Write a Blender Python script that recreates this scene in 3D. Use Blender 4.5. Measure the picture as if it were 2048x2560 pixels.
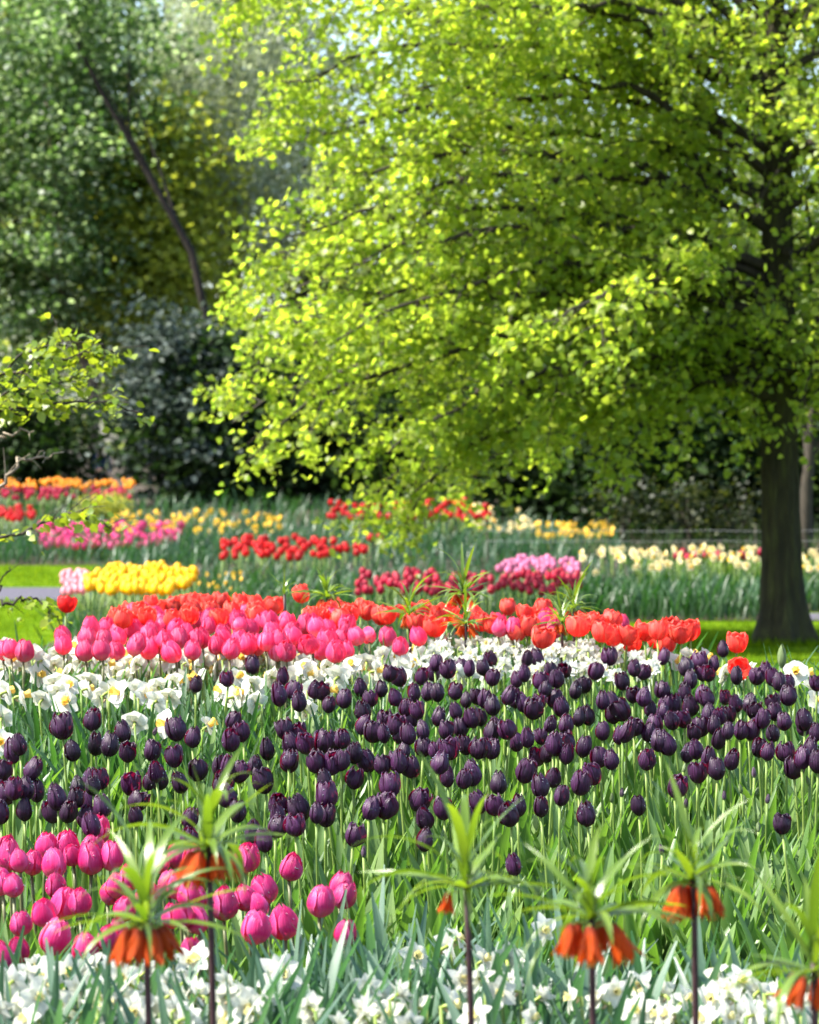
import bpy, math, random
import numpy as np
from mathutils import Vector, Matrix, Euler

R = math.radians
sc = bpy.context.scene
for o in list(bpy.data.objects):
    bpy.data.objects.remove(o, do_unlink=True)
COL = sc.collection

# ------------------------------------------------------------------ camera
FPX = 7250.0                      # focal length in pixels of a 2048 x 2560 frame
PITCH = math.atan(150 / FPX)
CAMZ = 1.5
cam_d = bpy.data.cameras.new('camera')
cam = bpy.data.objects.new('camera', cam_d)
COL.objects.link(cam)
cam.location = (0, 0, CAMZ)
cam.rotation_euler = (R(90) - PITCH, 0, 0)
cam_d.sensor_fit = 'HORIZONTAL'
cam_d.sensor_width = 24.0
cam_d.lens = FPX / 2048 * 24.0
cam_d.clip_start = 0.1
cam_d.clip_end = 2000
cam_d.dof.use_dof = True
cam_d.dof.focus_distance = 8.0
cam_d.dof.aperture_fstop = 5.2
sc.camera = cam

# ------------------------------------------------------------------ light
SUN_EL, SUN_AZ = R(53), R(-97)    # azimuth measured from +Y (ahead) towards +X; the sun is ahead and to the left
world = bpy.data.worlds.new('World')
sc.world = world
world.use_nodes = True
wn = world.node_tree
sky = wn.nodes.new('ShaderNodeTexSky')
sky.sky_type = 'NISHITA'
sky.sun_disc = False
sky.sun_elevation = SUN_EL
sky.sun_rotation = SUN_AZ
sky.dust_density = 2.0
wn.links.new(sky.outputs[0], wn.nodes['Background'].inputs[0])
wn.nodes['Background'].inputs[1].default_value = 0.15
sun_d = bpy.data.lights.new('sun', 'SUN')
sun_d.energy = 5.0
sun_d.angle = R(0.5)
sun_d.color = (1.0, 0.95, 0.86)
sun = bpy.data.objects.new('sun', sun_d)
COL.objects.link(sun)
sv = Vector((math.sin(SUN_AZ) * math.cos(SUN_EL), math.cos(SUN_AZ) * math.cos(SUN_EL), math.sin(SUN_EL)))
sun.rotation_euler = sv.to_track_quat('Z', 'Y').to_euler()
sun.location = sv * 60
sc.view_settings.view_transform = 'Standard'
sc.view_settings.look = 'None'
sc.view_settings.exposure = 1.68
sc.view_settings.gamma = 1.0
sc.render.engine = 'CYCLES'
sc.cycles.use_denoising = True
sc.cycles.max_bounces = 8
sc.cycles.diffuse_bounces = 6
sc.cycles.transmission_bounces = 8
sc.cycles.transparent_max_bounces = 4
sc.cycles.caustics_reflective = False
sc.cycles.caustics_refractive = False
sc.cycles.sample_clamp_indirect = 6.0


# ------------------------------------------------------------------ geometry helpers
def at(px, py, d):
    """World point seen at source pixel (px, py) at distance d ahead of the camera."""
    u = (px - 1024) / FPX
    v = (1280 - py) / FPX
    y = math.cos(PITCH) + v * math.sin(PITCH)
    z = -math.sin(PITCH) + v * math.cos(PITCH)
    return Vector((u * d / y, d, CAMZ + z * d / y))


GD = [0, 6.3, 7, 8, 9.3, 10.5, 11.6, 12.6, 14, 30, 36, 48, 70, 130]
GZ = [0, 0, .03, .15, .30, .36, .38, .30, 0, 0, .18, .5, .8, 1.0]


def ground(d):
    return float(np.interp(d, GD, GZ))


def solve(px, py, h, lo=4.6, hi=12.2):
    """Distance at which a flower of height h over the ground shows at (px, py)."""
    f = lambda d: at(px, py, d).z - ground(d) - h
    if f(hi) > 0:
        return hi
    for _ in range(40):
        m = (lo + hi) / 2
        if f(m) > 0:
            lo = m
        else:
            hi = m
    return (lo + hi) / 2


class MB:
    """Collects vertices, faces, per-vertex uv and material slots, then builds ONE mesh."""

    def __init__(s):
        s.v, s.f, s.uv, s.m = [], [], [], []

    def grid(s, pts, nu, nv, mat=0, uvs=None, wrap=False):
        b = len(s.v)
        s.v += [tuple(p) for p in pts]
        if uvs is None:
            uvs = [(i / max(1, nu - 1), j / max(1, nv - 1)) for j in range(nv) for i in range(nu)]
        s.uv += uvs
        for j in range(nv - 1):
            for i in range(nu if wrap else nu - 1):
                k = (i + 1) % nu
                s.f.append((b + j * nu + i, b + j * nu + k, b + (j + 1) * nu + k, b + (j + 1) * nu + i))
                s.m.append(mat)

    def tube(s, pts, rads, n=8, mat=0, cap=True, wob=None):
        pts = [Vector(p) for p in pts]
        P, U = [], []
        ref = Vector((0.31, 0.2, 0.93))
        L = 0.0
        prev = None
        for j, p in enumerate(pts):
            a = pts[max(0, j - 1)]
            c = pts[min(len(pts) - 1, j + 1)]
            t = (c - a)
            t = t.normalized() if t.length > 1e-9 else Vector((0, 0, 1))
            if prev is None:
                r0 = Vector((1, 0, 0)) if abs(t.z) > .8 else Vector((0, 0, 1))
                x = (r0 - t * r0.dot(t)).normalized()
            else:
                x = (prev - t * prev.dot(t)).normalized()
            prev = x
            y = t.cross(x)
            if j:
                L += (p - pts[j - 1]).length
            for i in range(n):
                an = 2 * math.pi * i / n
                rr = rads[j] * (1 + (wob(an, j) if wob else 0))
                P.append(p + x * (math.cos(an) * rr) + y * (math.sin(an) * rr))
                U.append((i / n, L))
        b = len(s.v)
        s.grid(P, n, len(pts), mat, U, wrap=True)
        if cap:
            s.f.append(tuple(b + (len(pts) - 1) * n + i for i in range(n)))
            s.m.append(mat)
            s.f.append(tuple(b + i for i in reversed(range(n))))
            s.m.append(mat)

    def ball(s, c, r, n=6, k=4, mat=0, sz=1.0):
        P = []
        for j in range(k + 1):
            th = math.pi * j / k
            for i in range(n):
                ph = 2 * math.pi * i / n
                P.append((c[0] + r * math.sin(th) * math.cos(ph), c[1] + r * math.sin(th) * math.sin(ph), c[2] + sz * r * math.cos(th)))
        s.grid(P, n, k + 1, mat, wrap=True)

    def mesh(s, name, mats, smooth=True):
        me = bpy.data.meshes.new(name)
        me.from_pydata([tuple(p) for p in s.v], [], s.f)
        for m in mats:
            me.materials.append(m)
        me.polygons.foreach_set('material_index', s.m)
        if smooth:
            me.polygons.foreach_set('use_smooth', [True] * len(s.f))
        uvl = me.uv_layers.new(name='UVMap')
        idx = np.empty(len(me.loops), dtype=np.int32)
        me.loops.foreach_get('vertex_index', idx)
        uvl.data.foreach_set('uv', np.array(s.uv, dtype=np.float32)[idx].ravel())
        me.update()
        return me


def np_mesh(name, V, F, UV, mats, smooth=True):
    """V (n,3), F list of (m,k) int arrays (quads or triangles), UV (n,2)."""
    me = bpy.data.meshes.new(name)
    me.vertices.add(len(V))
    me.vertices.foreach_set('co', V.astype(np.float32).ravel())
    loops = np.concatenate([f.ravel() for f in F]).astype(np.int32)
    tot = np.concatenate([np.full(len(f), f.shape[1], dtype=np.int32) for f in F])
    start = np.concatenate([[0], np.cumsum(tot)[:-1]]).astype(np.int32)
    me.loops.add(len(loops))
    me.loops.foreach_set('vertex_index', loops)
    me.polygons.add(len(tot))
    me.polygons.foreach_set('loop_start', start)
    me.polygons.foreach_set('loop_total', tot)
    me.polygons.foreach_set('use_smooth', np.full(len(tot), smooth))
    uvl = me.uv_layers.new(name='UVMap')
    uvl.data.foreach_set('uv', UV.astype(np.float32)[loops].ravel())
    for m in mats:
        me.materials.append(m)
    me.update(calc_edges=True)
    me.validate()
    return me


def scatter(templates, pick, M, T):
    """Copies of leaf templates (verts, quads, tris, uv), moved by 3x3 matrices M and offsets T, as one vertex soup."""
    Vs, Qs, Ts, Us = [], [], [], []
    off = 0
    for k, (tv, tq, tt, tu) in enumerate(templates):
        sel = np.where(pick == k)[0]
        if len(sel) == 0:
            continue
        v = np.einsum('nij,vj->nvi', M[sel], tv) + T[sel][:, None, :]
        n, nv = len(sel), len(tv)
        base = off + np.arange(n)[:, None, None] * nv
        if len(tq):
            Qs.append((tq[None] + base).reshape(-1, 4))
        if len(tt):
            Ts.append((tt[None] + base).reshape(-1, 3))
        Vs.append(v.reshape(-1, 3))
        Us.append(np.tile(tu, (n, 1)))
        off += n * nv
    F = []
    if Qs:
        F.append(np.concatenate(Qs))
    if Ts:
        F.append(np.concatenate(Ts))
    return np.concatenate(Vs), F, np.concatenate(Us)


def obj(name, me, parent=None, loc=(0, 0, 0), rot=(0, 0, 0), scale=(1, 1, 1)):
    o = bpy.data.objects.new(name, me)
    COL.objects.link(o)
    o.parent = parent
    o.location = loc
    o.rotation_euler = rot
    o.scale = scale if hasattr(scale, '__len__') else (scale,) * 3
    return o


def tag(o, label=None, cat=None, group=None, kind=None):
    for k, v in (('label', label), ('category', cat), ('group', group), ('kind', kind)):
        if v:
            o[k] = v
    return o


def thing(name, label, cat, loc, group=None, rot=(0, 0, 0)):
    return tag(obj(name, None, None, loc, rot), label, cat, group)


# ------------------------------------------------------------------ materials
def new_mat(name):
    m = bpy.data.materials.new(name)
    m.use_nodes = True
    nt = m.node_tree
    nt.nodes.clear()
    out = nt.nodes.new('ShaderNodeOutputMaterial')
    return m, nt, out


def N(nt, t, **kw):
    n = nt.nodes.new(t)
    for k, v in kw.items():
        setattr(n, k, v)
    return n


def ramp(nt, stops):
    n = nt.nodes.new('ShaderNodeValToRGB')
    el = n.color_ramp.elements
    while len(el) < len(stops):
        el.new(0.5)
    for e, (p, c) in zip(el, stops):
        e.position = p
        e.color = (*c, 1)
    return n


def mul(nt, a, b, link=None):
    n = N(nt, 'ShaderNodeMix', data_type='RGBA', blend_type='MULTIPLY')
    n.inputs[0].default_value = 1.0
    for i, x in ((6, a), (7, b)):
        if isinstance(x, tuple):
            n.inputs[i].default_value = (*x, 1)
        else:
            nt.links.new(x, n.inputs[i])
    return n.outputs[2]


def thin(nt, out, col, tcol, fac, rough, spec=0.5, bump=None, sheen=0.0, coat=0.0):
    """Thin leaf or petal: reflects col, lets tcol through."""
    p = N(nt, 'ShaderNodeBsdfPrincipled')
    p.inputs['Roughness'].default_value = rough
    p.inputs['Specular IOR Level'].default_value = spec
    p.inputs['Sheen Weight'].default_value = sheen
    p.inputs['Coat Weight'].default_value = coat
    t = N(nt, 'ShaderNodeBsdfTranslucent')
    mx = N(nt, 'ShaderNodeMixShader')
    mx.inputs[0].default_value = fac
    nt.links.new(col, p.inputs['Base Color'])
    nt.links.new(tcol, t.inputs['Color'])
    if bump is not None:
        nt.links.new(bump, p.inputs['Normal'])
        nt.links.new(bump, t.inputs['Normal'])
    nt.links.new(p.outputs[0], mx.inputs[1])
    nt.links.new(t.outputs[0], mx.inputs[2])
    nt.links.new(mx.outputs[0], out.inputs[0])


def leaf_mat(name, stops, ttint, fac=0.45, rough=0.42, spec=0.5, veins=True, obj_rand=False):
    m, nt, out = new_mat(name)
    g = N(nt, 'ShaderNodeNewGeometry')
    rp = ramp(nt, stops)
    if obj_rand:
        oi = N(nt, 'ShaderNodeObjectInfo')
        nt.links.new(oi.outputs['Random'], rp.inputs[0])
    else:
        nt.links.new(g.outputs['Random Per Island'], rp.inputs[0])
    col = rp.outputs[0]
    bump = None
    if veins:
        uv = N(nt, 'ShaderNodeUVMap')
        mp = N(nt, 'ShaderNodeMapping')
        mp.inputs['Scale'].default_value = (26, 1.6, 1)
        nz = N(nt, 'ShaderNodeTexNoise')
        nz.inputs['Scale'].default_value = 1.0
        nz.inputs['Detail'].default_value = 3
        nt.links.new(uv.outputs[0], mp.inputs[0])
        nt.links.new(mp.outputs[0], nz.inputs['Vector'])
        rr = ramp(nt, [(0.3, (.72, .76, .72)), (0.75, (1.12, 1.1, 1.0))])
        nt.links.new(nz.outputs[0], rr.inputs[0])
        col = mul(nt, col, rr.outputs[0])
        b = N(nt, 'ShaderNodeBump')
        b.inputs['Strength'].default_value = 0.25
        b.inputs['Distance'].default_value = 0.002
        nt.links.new(nz.outputs[0], b.inputs['Height'])
        bump = b.outputs[0]
    tc = mul(nt, col, ttint)
    thin(nt, out, col, tc, fac, rough, spec, bump)
    return m


def petal_mat(name, col, col2, tcol, fac=0.4, rough=0.4, spec=0.4, base=None, sheen=0.0, vary=0.25, coat=0.0, edge=None):
    """col..col2: streaks along the petal; base: colour next to the stem."""
    m, nt, out = new_mat(name)
    uv = N(nt, 'ShaderNodeUVMap')
    mp = N(nt, 'ShaderNodeMapping')
    mp.inputs['Scale'].default_value = (24, 1.3, 1)
    nz = N(nt, 'ShaderNodeTexNoise')
    nz.inputs['Scale'].default_value = 1.0
    nz.inputs['Detail'].default_value = 4
    oi = N(nt, 'ShaderNodeObjectInfo')
    add = N(nt, 'ShaderNodeVectorMath', operation='ADD')
    nt.links.new(uv.outputs[0], mp.inputs[0])
    nt.links.new(mp.outputs[0], add.inputs[0])
    nt.links.new(oi.outputs['Location'], add.inputs[1])
    nt.links.new(add.outputs[0], nz.inputs['Vector'])
    rp = ramp(nt, [(0.38, col), (0.64, col2)])
    nt.links.new(nz.outputs[0], rp.inputs[0])
    c = rp.outputs[0]
    if base:
        sx = N(nt, 'ShaderNodeSeparateXYZ')
        nt.links.new(uv.outputs[0], sx.inputs[0])
        rb = ramp(nt, [(0.0, (1, 1, 1)), (0.3, (0, 0, 0))])
        nt.links.new(sx.outputs['Y'], rb.inputs[0])
        mx = N(nt, 'ShaderNodeMix', data_type='RGBA')
        nt.links.new(rb.outputs[0], mx.inputs[0])
        nt.links.new(c, mx.inputs[6])
        mx.inputs[7].default_value = (*base, 1)
        c = mx.outputs[2]
    if edge:
        sx2 = N(nt, 'ShaderNodeSeparateXYZ')
        nt.links.new(uv.outputs[0], sx2.inputs[0])
        re_ = ramp(nt, [(0.0, (1, 1, 1)), (0.10, (.35, .35, .35)), (0.24, (0, 0, 0)), (0.76, (0, 0, 0)), (0.90, (.35, .35, .35)), (1.0, (1, 1, 1))])
        nt.links.new(sx2.outputs['X'], re_.inputs[0])
        mx = N(nt, 'ShaderNodeMix', data_type='RGBA')
        nt.links.new(re_.outputs[0], mx.inputs[0])
        nt.links.new(c, mx.inputs[6])
        mx.inputs[7].default_value = (*edge, 1)
        c = mx.outputs[2]
    rv = ramp(nt, [(0.0, (1 - vary,) * 3), (1.0, (1 + vary,) * 3)])
    nt.links.new(oi.outputs['Random'], rv.inputs[0])
    c = mul(nt, c, rv.outputs[0])
    tc = mul(nt, rv.outputs[0], tcol)
    b = N(nt, 'ShaderNodeBump')
    b.inputs['Strength'].default_value = 0.8
    b.inputs['Distance'].default_value = 0.003
    nt.links.new(nz.outputs[0], b.inputs['Height'])
    thin(nt, out, c, tc, fac, rough, spec, b.outputs[0], sheen, coat)
    return m


def rough_mat(name, stops, scale=8.0, rough=0.85, bump=0.6, dist=0.02, stretch=(1, 1, 1), detail=6, spec=0.3):
    m, nt, out = new_mat(name)
    tc = N(nt, 'ShaderNodeTexCoord')
    mp = N(nt, 'ShaderNodeMapping')
    mp.inputs['Scale'].default_value = stretch
    nz = N(nt, 'ShaderNodeTexNoise')
    nz.inputs['Scale'].default_value = scale
    nz.inputs['Detail'].default_value = detail
    nz.inputs['Roughness'].default_value = 0.65
    rp = ramp(nt, stops)
    p = N(nt, 'ShaderNodeBsdfPrincipled')
    p.inputs['Roughness'].default_value = rough
    p.inputs['Specular IOR Level'].default_value = spec
    b = N(nt, 'ShaderNodeBump')
    b.inputs['Strength'].default_value = bump
    b.inputs['Distance'].default_value = dist
    nt.links.new(tc.outputs['Object'], mp.inputs[0])
    nt.links.new(mp.outputs[0], nz.inputs['Vector'])
    nt.links.new(nz.outputs[0], rp.inputs[0])
    nt.links.new(rp.outputs[0], p.inputs['Base Color'])
    nt.links.new(nz.outputs[0], b.inputs['Height'])
    nt.links.new(b.outputs[0], p.inputs['Normal'])
    nt.links.new(p.outputs[0], out.inputs[0])
    return m


def plain_mat(name, col, rough=0.5, spec=0.5, trans=0.0, ior=1.45):
    m, nt, out = new_mat(name)
    p = N(nt, 'ShaderNodeBsdfPrincipled')
    p.inputs['Base Color'].default_value = (*col, 1)
    p.inputs['Roughness'].default_value = rough
    p.inputs['Specular IOR Level'].default_value = spec
    p.inputs['Transmission Weight'].default_value = trans
    p.inputs['IOR'].default_value = ior
    nt.links.new(p.outputs[0], out.inputs[0])
    return m


M = {}
M['soil'] = rough_mat('soil', [(0.3, (.018, .013, .008)), (0.7, (.06, .045, .028))], 9, 0.95, 0.8, 0.03)
M['lawn'] = rough_mat('lawn', [(0.30, (.030, .060, .004)), (0.5, (.062, .115, .005)), (0.7, (.10, .16, .012))], 2.2, 1.0, 0.8, 0.03, spec=0.0)
M['path'] = rough_mat('path', [(0.3, (.062, .060, .074)), (0.5, (.085, .082, .10)), (0.7, (.115, .11, .13))], 25, 1.0, 0.5, 0.01, spec=0.0)
M['bark_moss'] = rough_mat('bark_moss', [(0.25, (.010, .009, .004)), (0.5, (.034, .030, .012)), (0.62, (.050, .052, .014)), (0.8, (.10, .092, .036))], 9, 0.95, 1.0, 0.09, (1.8, 1.8, .35))
M['bark_twig'] = rough_mat('bark_twig', [(0.3, (.018, .014, .009)), (0.7, (.050, .040, .026))], 12, 0.8, 0.6, 0.01, (1, 1, .4))
M['bark_dark'] = rough_mat('bark_dark', [(0.3, (.008, .006, .004)), (0.7, (.028, .020, .014))], 6, 0.9, 1.0, 0.03, (1.4, 1.4, .4))
M['bark_pale'] = rough_mat('bark_pale', [(0.3, (.10, .075, .055)), (0.7, (.22, .17, .13))], 6, 0.9, 0.8, 0.02, (1.4, 1.4, .4))
M['bare_twig'] = rough_mat('bare_twig', [(0.3, (.16, .13, .09)), (0.7, (.30, .25, .18))], 20, 0.75, 0.5, 0.005)
M['moss_stone'] = rough_mat('moss_stone', [(0.3, (.05, .045, .015)), (0.55, (.10, .085, .03)), (0.8, (.16, .13, .07))], 9, 0.95, 0.9, 0.02)

M['linden'] = leaf_mat('linden', [(0.0, (.15, .23, .030)), (0.5, (.23, .30, .034)), (1.0, (.31, .36, .040))], (1.66, 1.70, 1.05), 0.68, 0.40, 0.4, veins=False)
M['sapling'] = leaf_mat('sapling', [(0.0, (.13, .21, .02)), (1.0, (.25, .31, .03))], (1.7, 1.6, .7), 0.5, 0.38, 0.5, veins=False)
M['beam_leaf'] = leaf_mat('beam_leaf', [(0.0, (.035, .065, .022)), (0.5, (.06, .105, .034)), (0.72, (.12, .18, .06)), (0.86, (.34, .39, .28)), (1.0, (.48, .53, .42))], (1.4, 1.7, .8), 0.5, 0.5, 0.2, veins=False)
M['olive_leaf'] = leaf_mat('olive_leaf', [(0.0, (.16, .20, .03)), (0.6, (.25, .29, .045)), (1.0, (.34, .36, .06))], (1.7, 1.65, .8), 0.6, 0.5, 0.3, veins=False)
M['grey_leaf'] = leaf_mat('grey_leaf', [(0.0, (.14, .17, .10)), (0.5, (.26, .30, .21)), (1.0, (.46, .50, .40))], (1.3, 1.35, .9), 0.5, 0.5, 0.3, veins=False)
M['silver_leaf'] = leaf_mat('silver_leaf', [(0.0, (.018, .030, .022)), (0.55, (.036, .054, .040)), (0.8, (.08, .105, .085)), (1.0, (.17, .20, .17))], (.9, 1.0, .8), 0.25, 0.6, 0.15, veins=False)
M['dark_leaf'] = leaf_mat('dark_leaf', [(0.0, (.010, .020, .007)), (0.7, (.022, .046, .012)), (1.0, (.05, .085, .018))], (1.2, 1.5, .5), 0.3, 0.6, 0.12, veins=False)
M['far_leaf'] = leaf_mat('far_leaf', [(0.0, (.08, .12, .03)), (0.6, (.15, .20, .05)), (1.0, (.25, .28, .08))], (1.6, 1.6, .7), 0.45, 0.5, 0.3, veins=False)
M['olive_shrub'] = leaf_mat('olive_shrub', [(0.0, (.012, .02, .005)), (0.75, (.022, .034, .008)), (1.0, (.07, .08, .016))], (1.2, 1.2, .6), 0.45, 0.5, 0.3, veins=False)
M['lime_shrub'] = leaf_mat('lime_shrub', [(0.0, (.18, .22, .02)), (1.0, (.34, .36, .05))], (1.5, 1.4, .6), 0.45, 0.5, 0.3, veins=False)

M['tulip_leaf'] = leaf_mat('tulip_leaf', [(0.0, (.085, .165, .050)), (0.55, (.125, .215, .062)), (1.0, (.18, .27, .085))], (1.35, 1.65, .45), 0.40, 0.34, 0.5)
M['tulip_leaf_one'] = leaf_mat('tulip_leaf_one', [(0.0, (.085, .165, .065)), (1.0, (.16, .25, .095))], (1.2, 1.65, .5), 0.40, 0.34, 0.5, obj_rand=True)
M['daff_leaf'] = leaf_mat('daff_leaf', [(0.0, (.045, .105, .042)), (0.6, (.065, .14, .055)), (1.0, (.10, .18, .085))], (1.3, 1.8, .45), 0.36, 0.36, 0.5)
M['blue_leaf'] = leaf_mat('blue_leaf', [(0.0, (.055, .11, .075)), (0.6, (.08, .15, .10)), (1.0, (.13, .20, .15))], (1.1, 1.6, .6), 0.34, 0.34, 0.5)
M['bed_leaf'] = leaf_mat('bed_leaf', [(0.0, (.022, .060, .020)), (0.6, (.036, .088, .032)), (1.0, (.075, .13, .075))], (1.1, 1.7, .5), 0.33, 0.36, 0.35)
M['bed_blue_leaf'] = leaf_mat('bed_blue_leaf', [(0.0, (.022, .062, .028)), (0.6, (.040, .092, .044)), (1.0, (.09, .15, .095))], (1.0, 1.5, .6), 0.33, 0.36, 0.35)
M['stem'] = leaf_mat('stem', [(0.0, (.19, .29, .07)), (1.0, (.29, .38, .10))], (1.3, 1.4, .5), 0.35, 0.42, 0.4, obj_rand=True)
M['pink_stem'] = leaf_mat('pink_stem', [(0.0, (.12, .13, .055)), (1.0, (.19, .19, .09))], (1.2, 1.3, .6), 0.2, 0.42, 0.4, obj_rand=True)
M['frit_leaf'] = leaf_mat('frit_leaf', [(0.0, (.09, .17, .020)), (1.0, (.17, .26, .030))], (1.7, 1.6, .5), 0.42, 0.25, 0.7, obj_rand=True)
M['frit_stem'] = rough_mat('frit_stem', [(0.3, (.022, .010, .012)), (0.7, (.06, .028, .030))], 30, 0.5, 0.3, 0.002)
M['grass'] = leaf_mat('grass', [(0.0, (.05, .11, .004)), (0.6, (.09, .155, .006)), (1.0, (.14, .20, .008))], (1.8, 1.7, .3), 0.5, 0.8, 0.0, veins=False)

M['black'] = petal_mat('black_petal', (.012, .003, .015), (.062, .014, .060), (.24, .005, .035), 0.22, 0.40, 0.35, sheen=0.0, vary=.5)
M['pink'] = petal_mat('pink_petal', (.43, .010, .115), (.57, .028, .18), (.82, .02, .13), 0.36, 0.38, 0.4, base=(.62, .2, .28), vary=.2, edge=(.64, .10, .32))
M['rose'] = petal_mat('rose_petal', (.66, .016, .12), (.80, .075, .21), (1.0, .05, .13), 0.40, 0.45, 0.35, vary=.22, edge=(.82, .16, .32), base=(.80, .34, .36))
M['red'] = petal_mat('red_petal', (.70, .030, .026), (.85, .10, .075), (1.0, .07, .045), 0.42, 0.45, 0.35, vary=.2, edge=(.88, .17, .10))
M['deepred'] = petal_mat('deepred_petal', (.45, .006, .008), (.60, .015, .015), (.8, .02, .015), 0.38, 0.4, 0.4, vary=.2)
M['crimson'] = petal_mat('crimson_petal', (.36, .004, .030), (.50, .012, .06), (.65, .01, .05), 0.36, 0.4, 0.4, vary=.25)
M['hotpink'] = petal_mat('hotpink_petal', (.60, .03, .19), (.74, .11, .31), (.9, .08, .25), 0.4, 0.4, 0.4, vary=.2)
M['lilac'] = petal_mat('lilac_petal', (.60, .16, .34), (.74, .30, .48), (.85, .3, .45), 0.4, 0.45, 0.4, vary=.2)
M['palepink'] = petal_mat('palepink_petal', (.72, .28, .36), (.82, .50, .54), (.95, .4, .45), 0.4, 0.45, 0.4, vary=.15)
M['yellow'] = petal_mat('yellow_petal', (.84, .52, .002), (.90, .63, .006), (1.0, .66, .0), 0.42, 0.4, 0.4, vary=.1)
M['orange'] = petal_mat('orange_petal', (.80, .32, .015), (.86, .48, .03), (1.0, .45, .02), 0.42, 0.4, 0.4, vary=.15)
M['white'] = petal_mat('white_petal', (.66, .67, .58), (.76, .76, .71), (.80, .80, .66), 0.42, 0.45, 0.35, vary=.05)
M['corona'] = petal_mat('corona_petal', (.82, .56, .08), (.86, .66, .20), (1.0, .66, .12), 0.4, 0.45, 0.35, vary=.12)
M['palecorona'] = petal_mat('palecorona_petal', (.80, .70, .30), (.82, .76, .45), (.90, .80, .3), 0.4, 0.45, 0.35, vary=.08)
M['daff'] = petal_mat('daff_petal', (.82, .54, .04), (.88, .64, .09), (1.0, .68, .06), 0.4, 0.45, 0.35, vary=.12)
M['cream'] = petal_mat('cream_petal', (.84, .72, .38), (.86, .78, .50), (1.0, .88, .5), 0.4, 0.45, 0.35, vary=.1)
M['bell'] = petal_mat('bell_petal', (.46, .050, .003), (.62, .105, .005), (.85, .10, .002), 0.42, 0.5, 0.2, base=(.20, .035, .02), vary=.15)
M['bud_green'] = petal_mat('bud_green', (.13, .19, .07), (.22, .28, .13), (.25, .35, .1), 0.25, 0.45, 0.4, vary=.2)
M['bud_purple'] = petal_mat('bud_purple', (.05, .025, .06), (.13, .09, .12), (.25, .05, .12), 0.25, 0.45, 0.4, base=(.14, .17, .09), vary=.2)
M['receptacle'] = plain_mat('receptacle', (.24, .30, .05), 0.5)
M['sheath'] = plain_mat('sheath', (.42, .30, .18), 0.7)
M['drop'] = plain_mat('drop', (1, 1, 1), 0.02, 0.5, 1.0, 1.33)
M['wire'] = plain_mat('wire', (.22, .22, .22), 0.4)
M['post'] = rough_mat('post', [(0.3, (.035, .03, .022)), (0.7, (.08, .07, .05))], 12, 0.9, 0.5, 0.01)
M['skin'] = plain_mat('skin', (.52, .34, .27), 0.55)
M['hair'] = plain_mat('hair', (.36, .33, .34), 0.7)
M['jacket'] = plain_mat('jacket', (.035, .075, .30), 0.8)
M['trousers'] = plain_mat('trousers', (.03, .03, .04), 0.85)
M['shoe'] = plain_mat('shoe', (.03, .025, .02), 0.6)


# ------------------------------------------------------------------ setting: ground, lawn, beds, paths
def sheet(name, pts, mat, lift, nx=60, ny=120, edge=None):
    """Sheet draped on the ground; pts = (x0, x1, d0, d1) grid; edge(x, d) trims it."""
    x0, x1, d0, d1 = pts
    b = MB()
    xs = [x0 + (x1 - x0) * i / nx for i in range(nx + 1)]
    t = [j / ny for j in range(ny + 1)]
    ds = [d0 + (d1 - d0) * (q ** 2 if d1 - d0 > 60 else q) for q in t]
    P = [(x, d, ground(d) + lift) for d in ds for x in xs]
    b.grid(P, nx + 1, ny + 1)
    if edge:
        keep = [f for f in range(len(b.f)) if edge(sum(b.v[i][0] for i in b.f[f]) / 4, sum(b.v[i][1] for i in b.f[f]) / 4)]
        b.f = [b.f[i] for i in keep]
        b.m = [b.m[i] for i in keep]
    return tag(obj(name, b.mesh(name, [mat])), kind='structure')


sheet('ground', (-120, 120, -6, 400), M['soil'], 0.0, 40, 200)
sheet('lawn', (-40, 40, 14.2, 36), M['lawn'], 0.006, 100, 60)
BED = [(-2.55, 20.4), (-2.75, 22.5), (-2.95, 26), (-3.2, 30), (-3.5, 34.6), (-12, 35.2), (-12, 49), (1.3, 49), (1.8, 41), (2.7, 38.6), (2.7, 31.6), (12, 31.6), (12, 27.0), (3.35, 27.0), (3.2, 25.6), (1.0, 25.4), (0.5, 20.4)]


def in_poly(x, y, P):
    r = False
    for i in range(len(P)):
        (x1, y1), (x2, y2) = P[i], P[i - 1]
        if (y1 > y) != (y2 > y) and x < (x2 - x1) * (y - y1) / (y2 - y1) + x1:
            r = not r
    return r


sheet('flower_bed', (-12, 12, 20.4, 49), M['soil'], 0.012, 120, 143, lambda x, d: in_poly(x, d, BED))


def strip(name, pts, w, mat, lift):
    b = MB()
    P = []
    for i, p in enumerate(pts):
        a, c = pts[max(0, i - 1)], pts[min(len(pts) - 1, i + 1)]
        t = Vector((c[0] - a[0], c[1] - a[1], 0)).normalized()
        n = Vector((-t.y, t.x, 0)) * w / 2
        for s in (-1, 1):
            q = Vector((p[0], p[1], 0)) + n * s
            P.append((q.x, q.y, ground(q.y) + lift))
    b.grid(P, 2, len(pts))
    return tag(obj(name, b.mesh(name, [mat])), kind='structure')


strip('path', [(-12, 31.5), (-8, 30.8), (-5.5, 30.2), (-4.4, 30.0), (-3.75, 30.0), (-3.3, 30.0)], 2.1, M['path'], 0.018)
strip('path', [(3.35, 26.1), (4.2, 26.1), (6, 26.3), (12, 27.2)], 1.1, M['path'], 0.018)

rnd = random.Random(7)
nr = np.random.default_rng(11)


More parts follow.
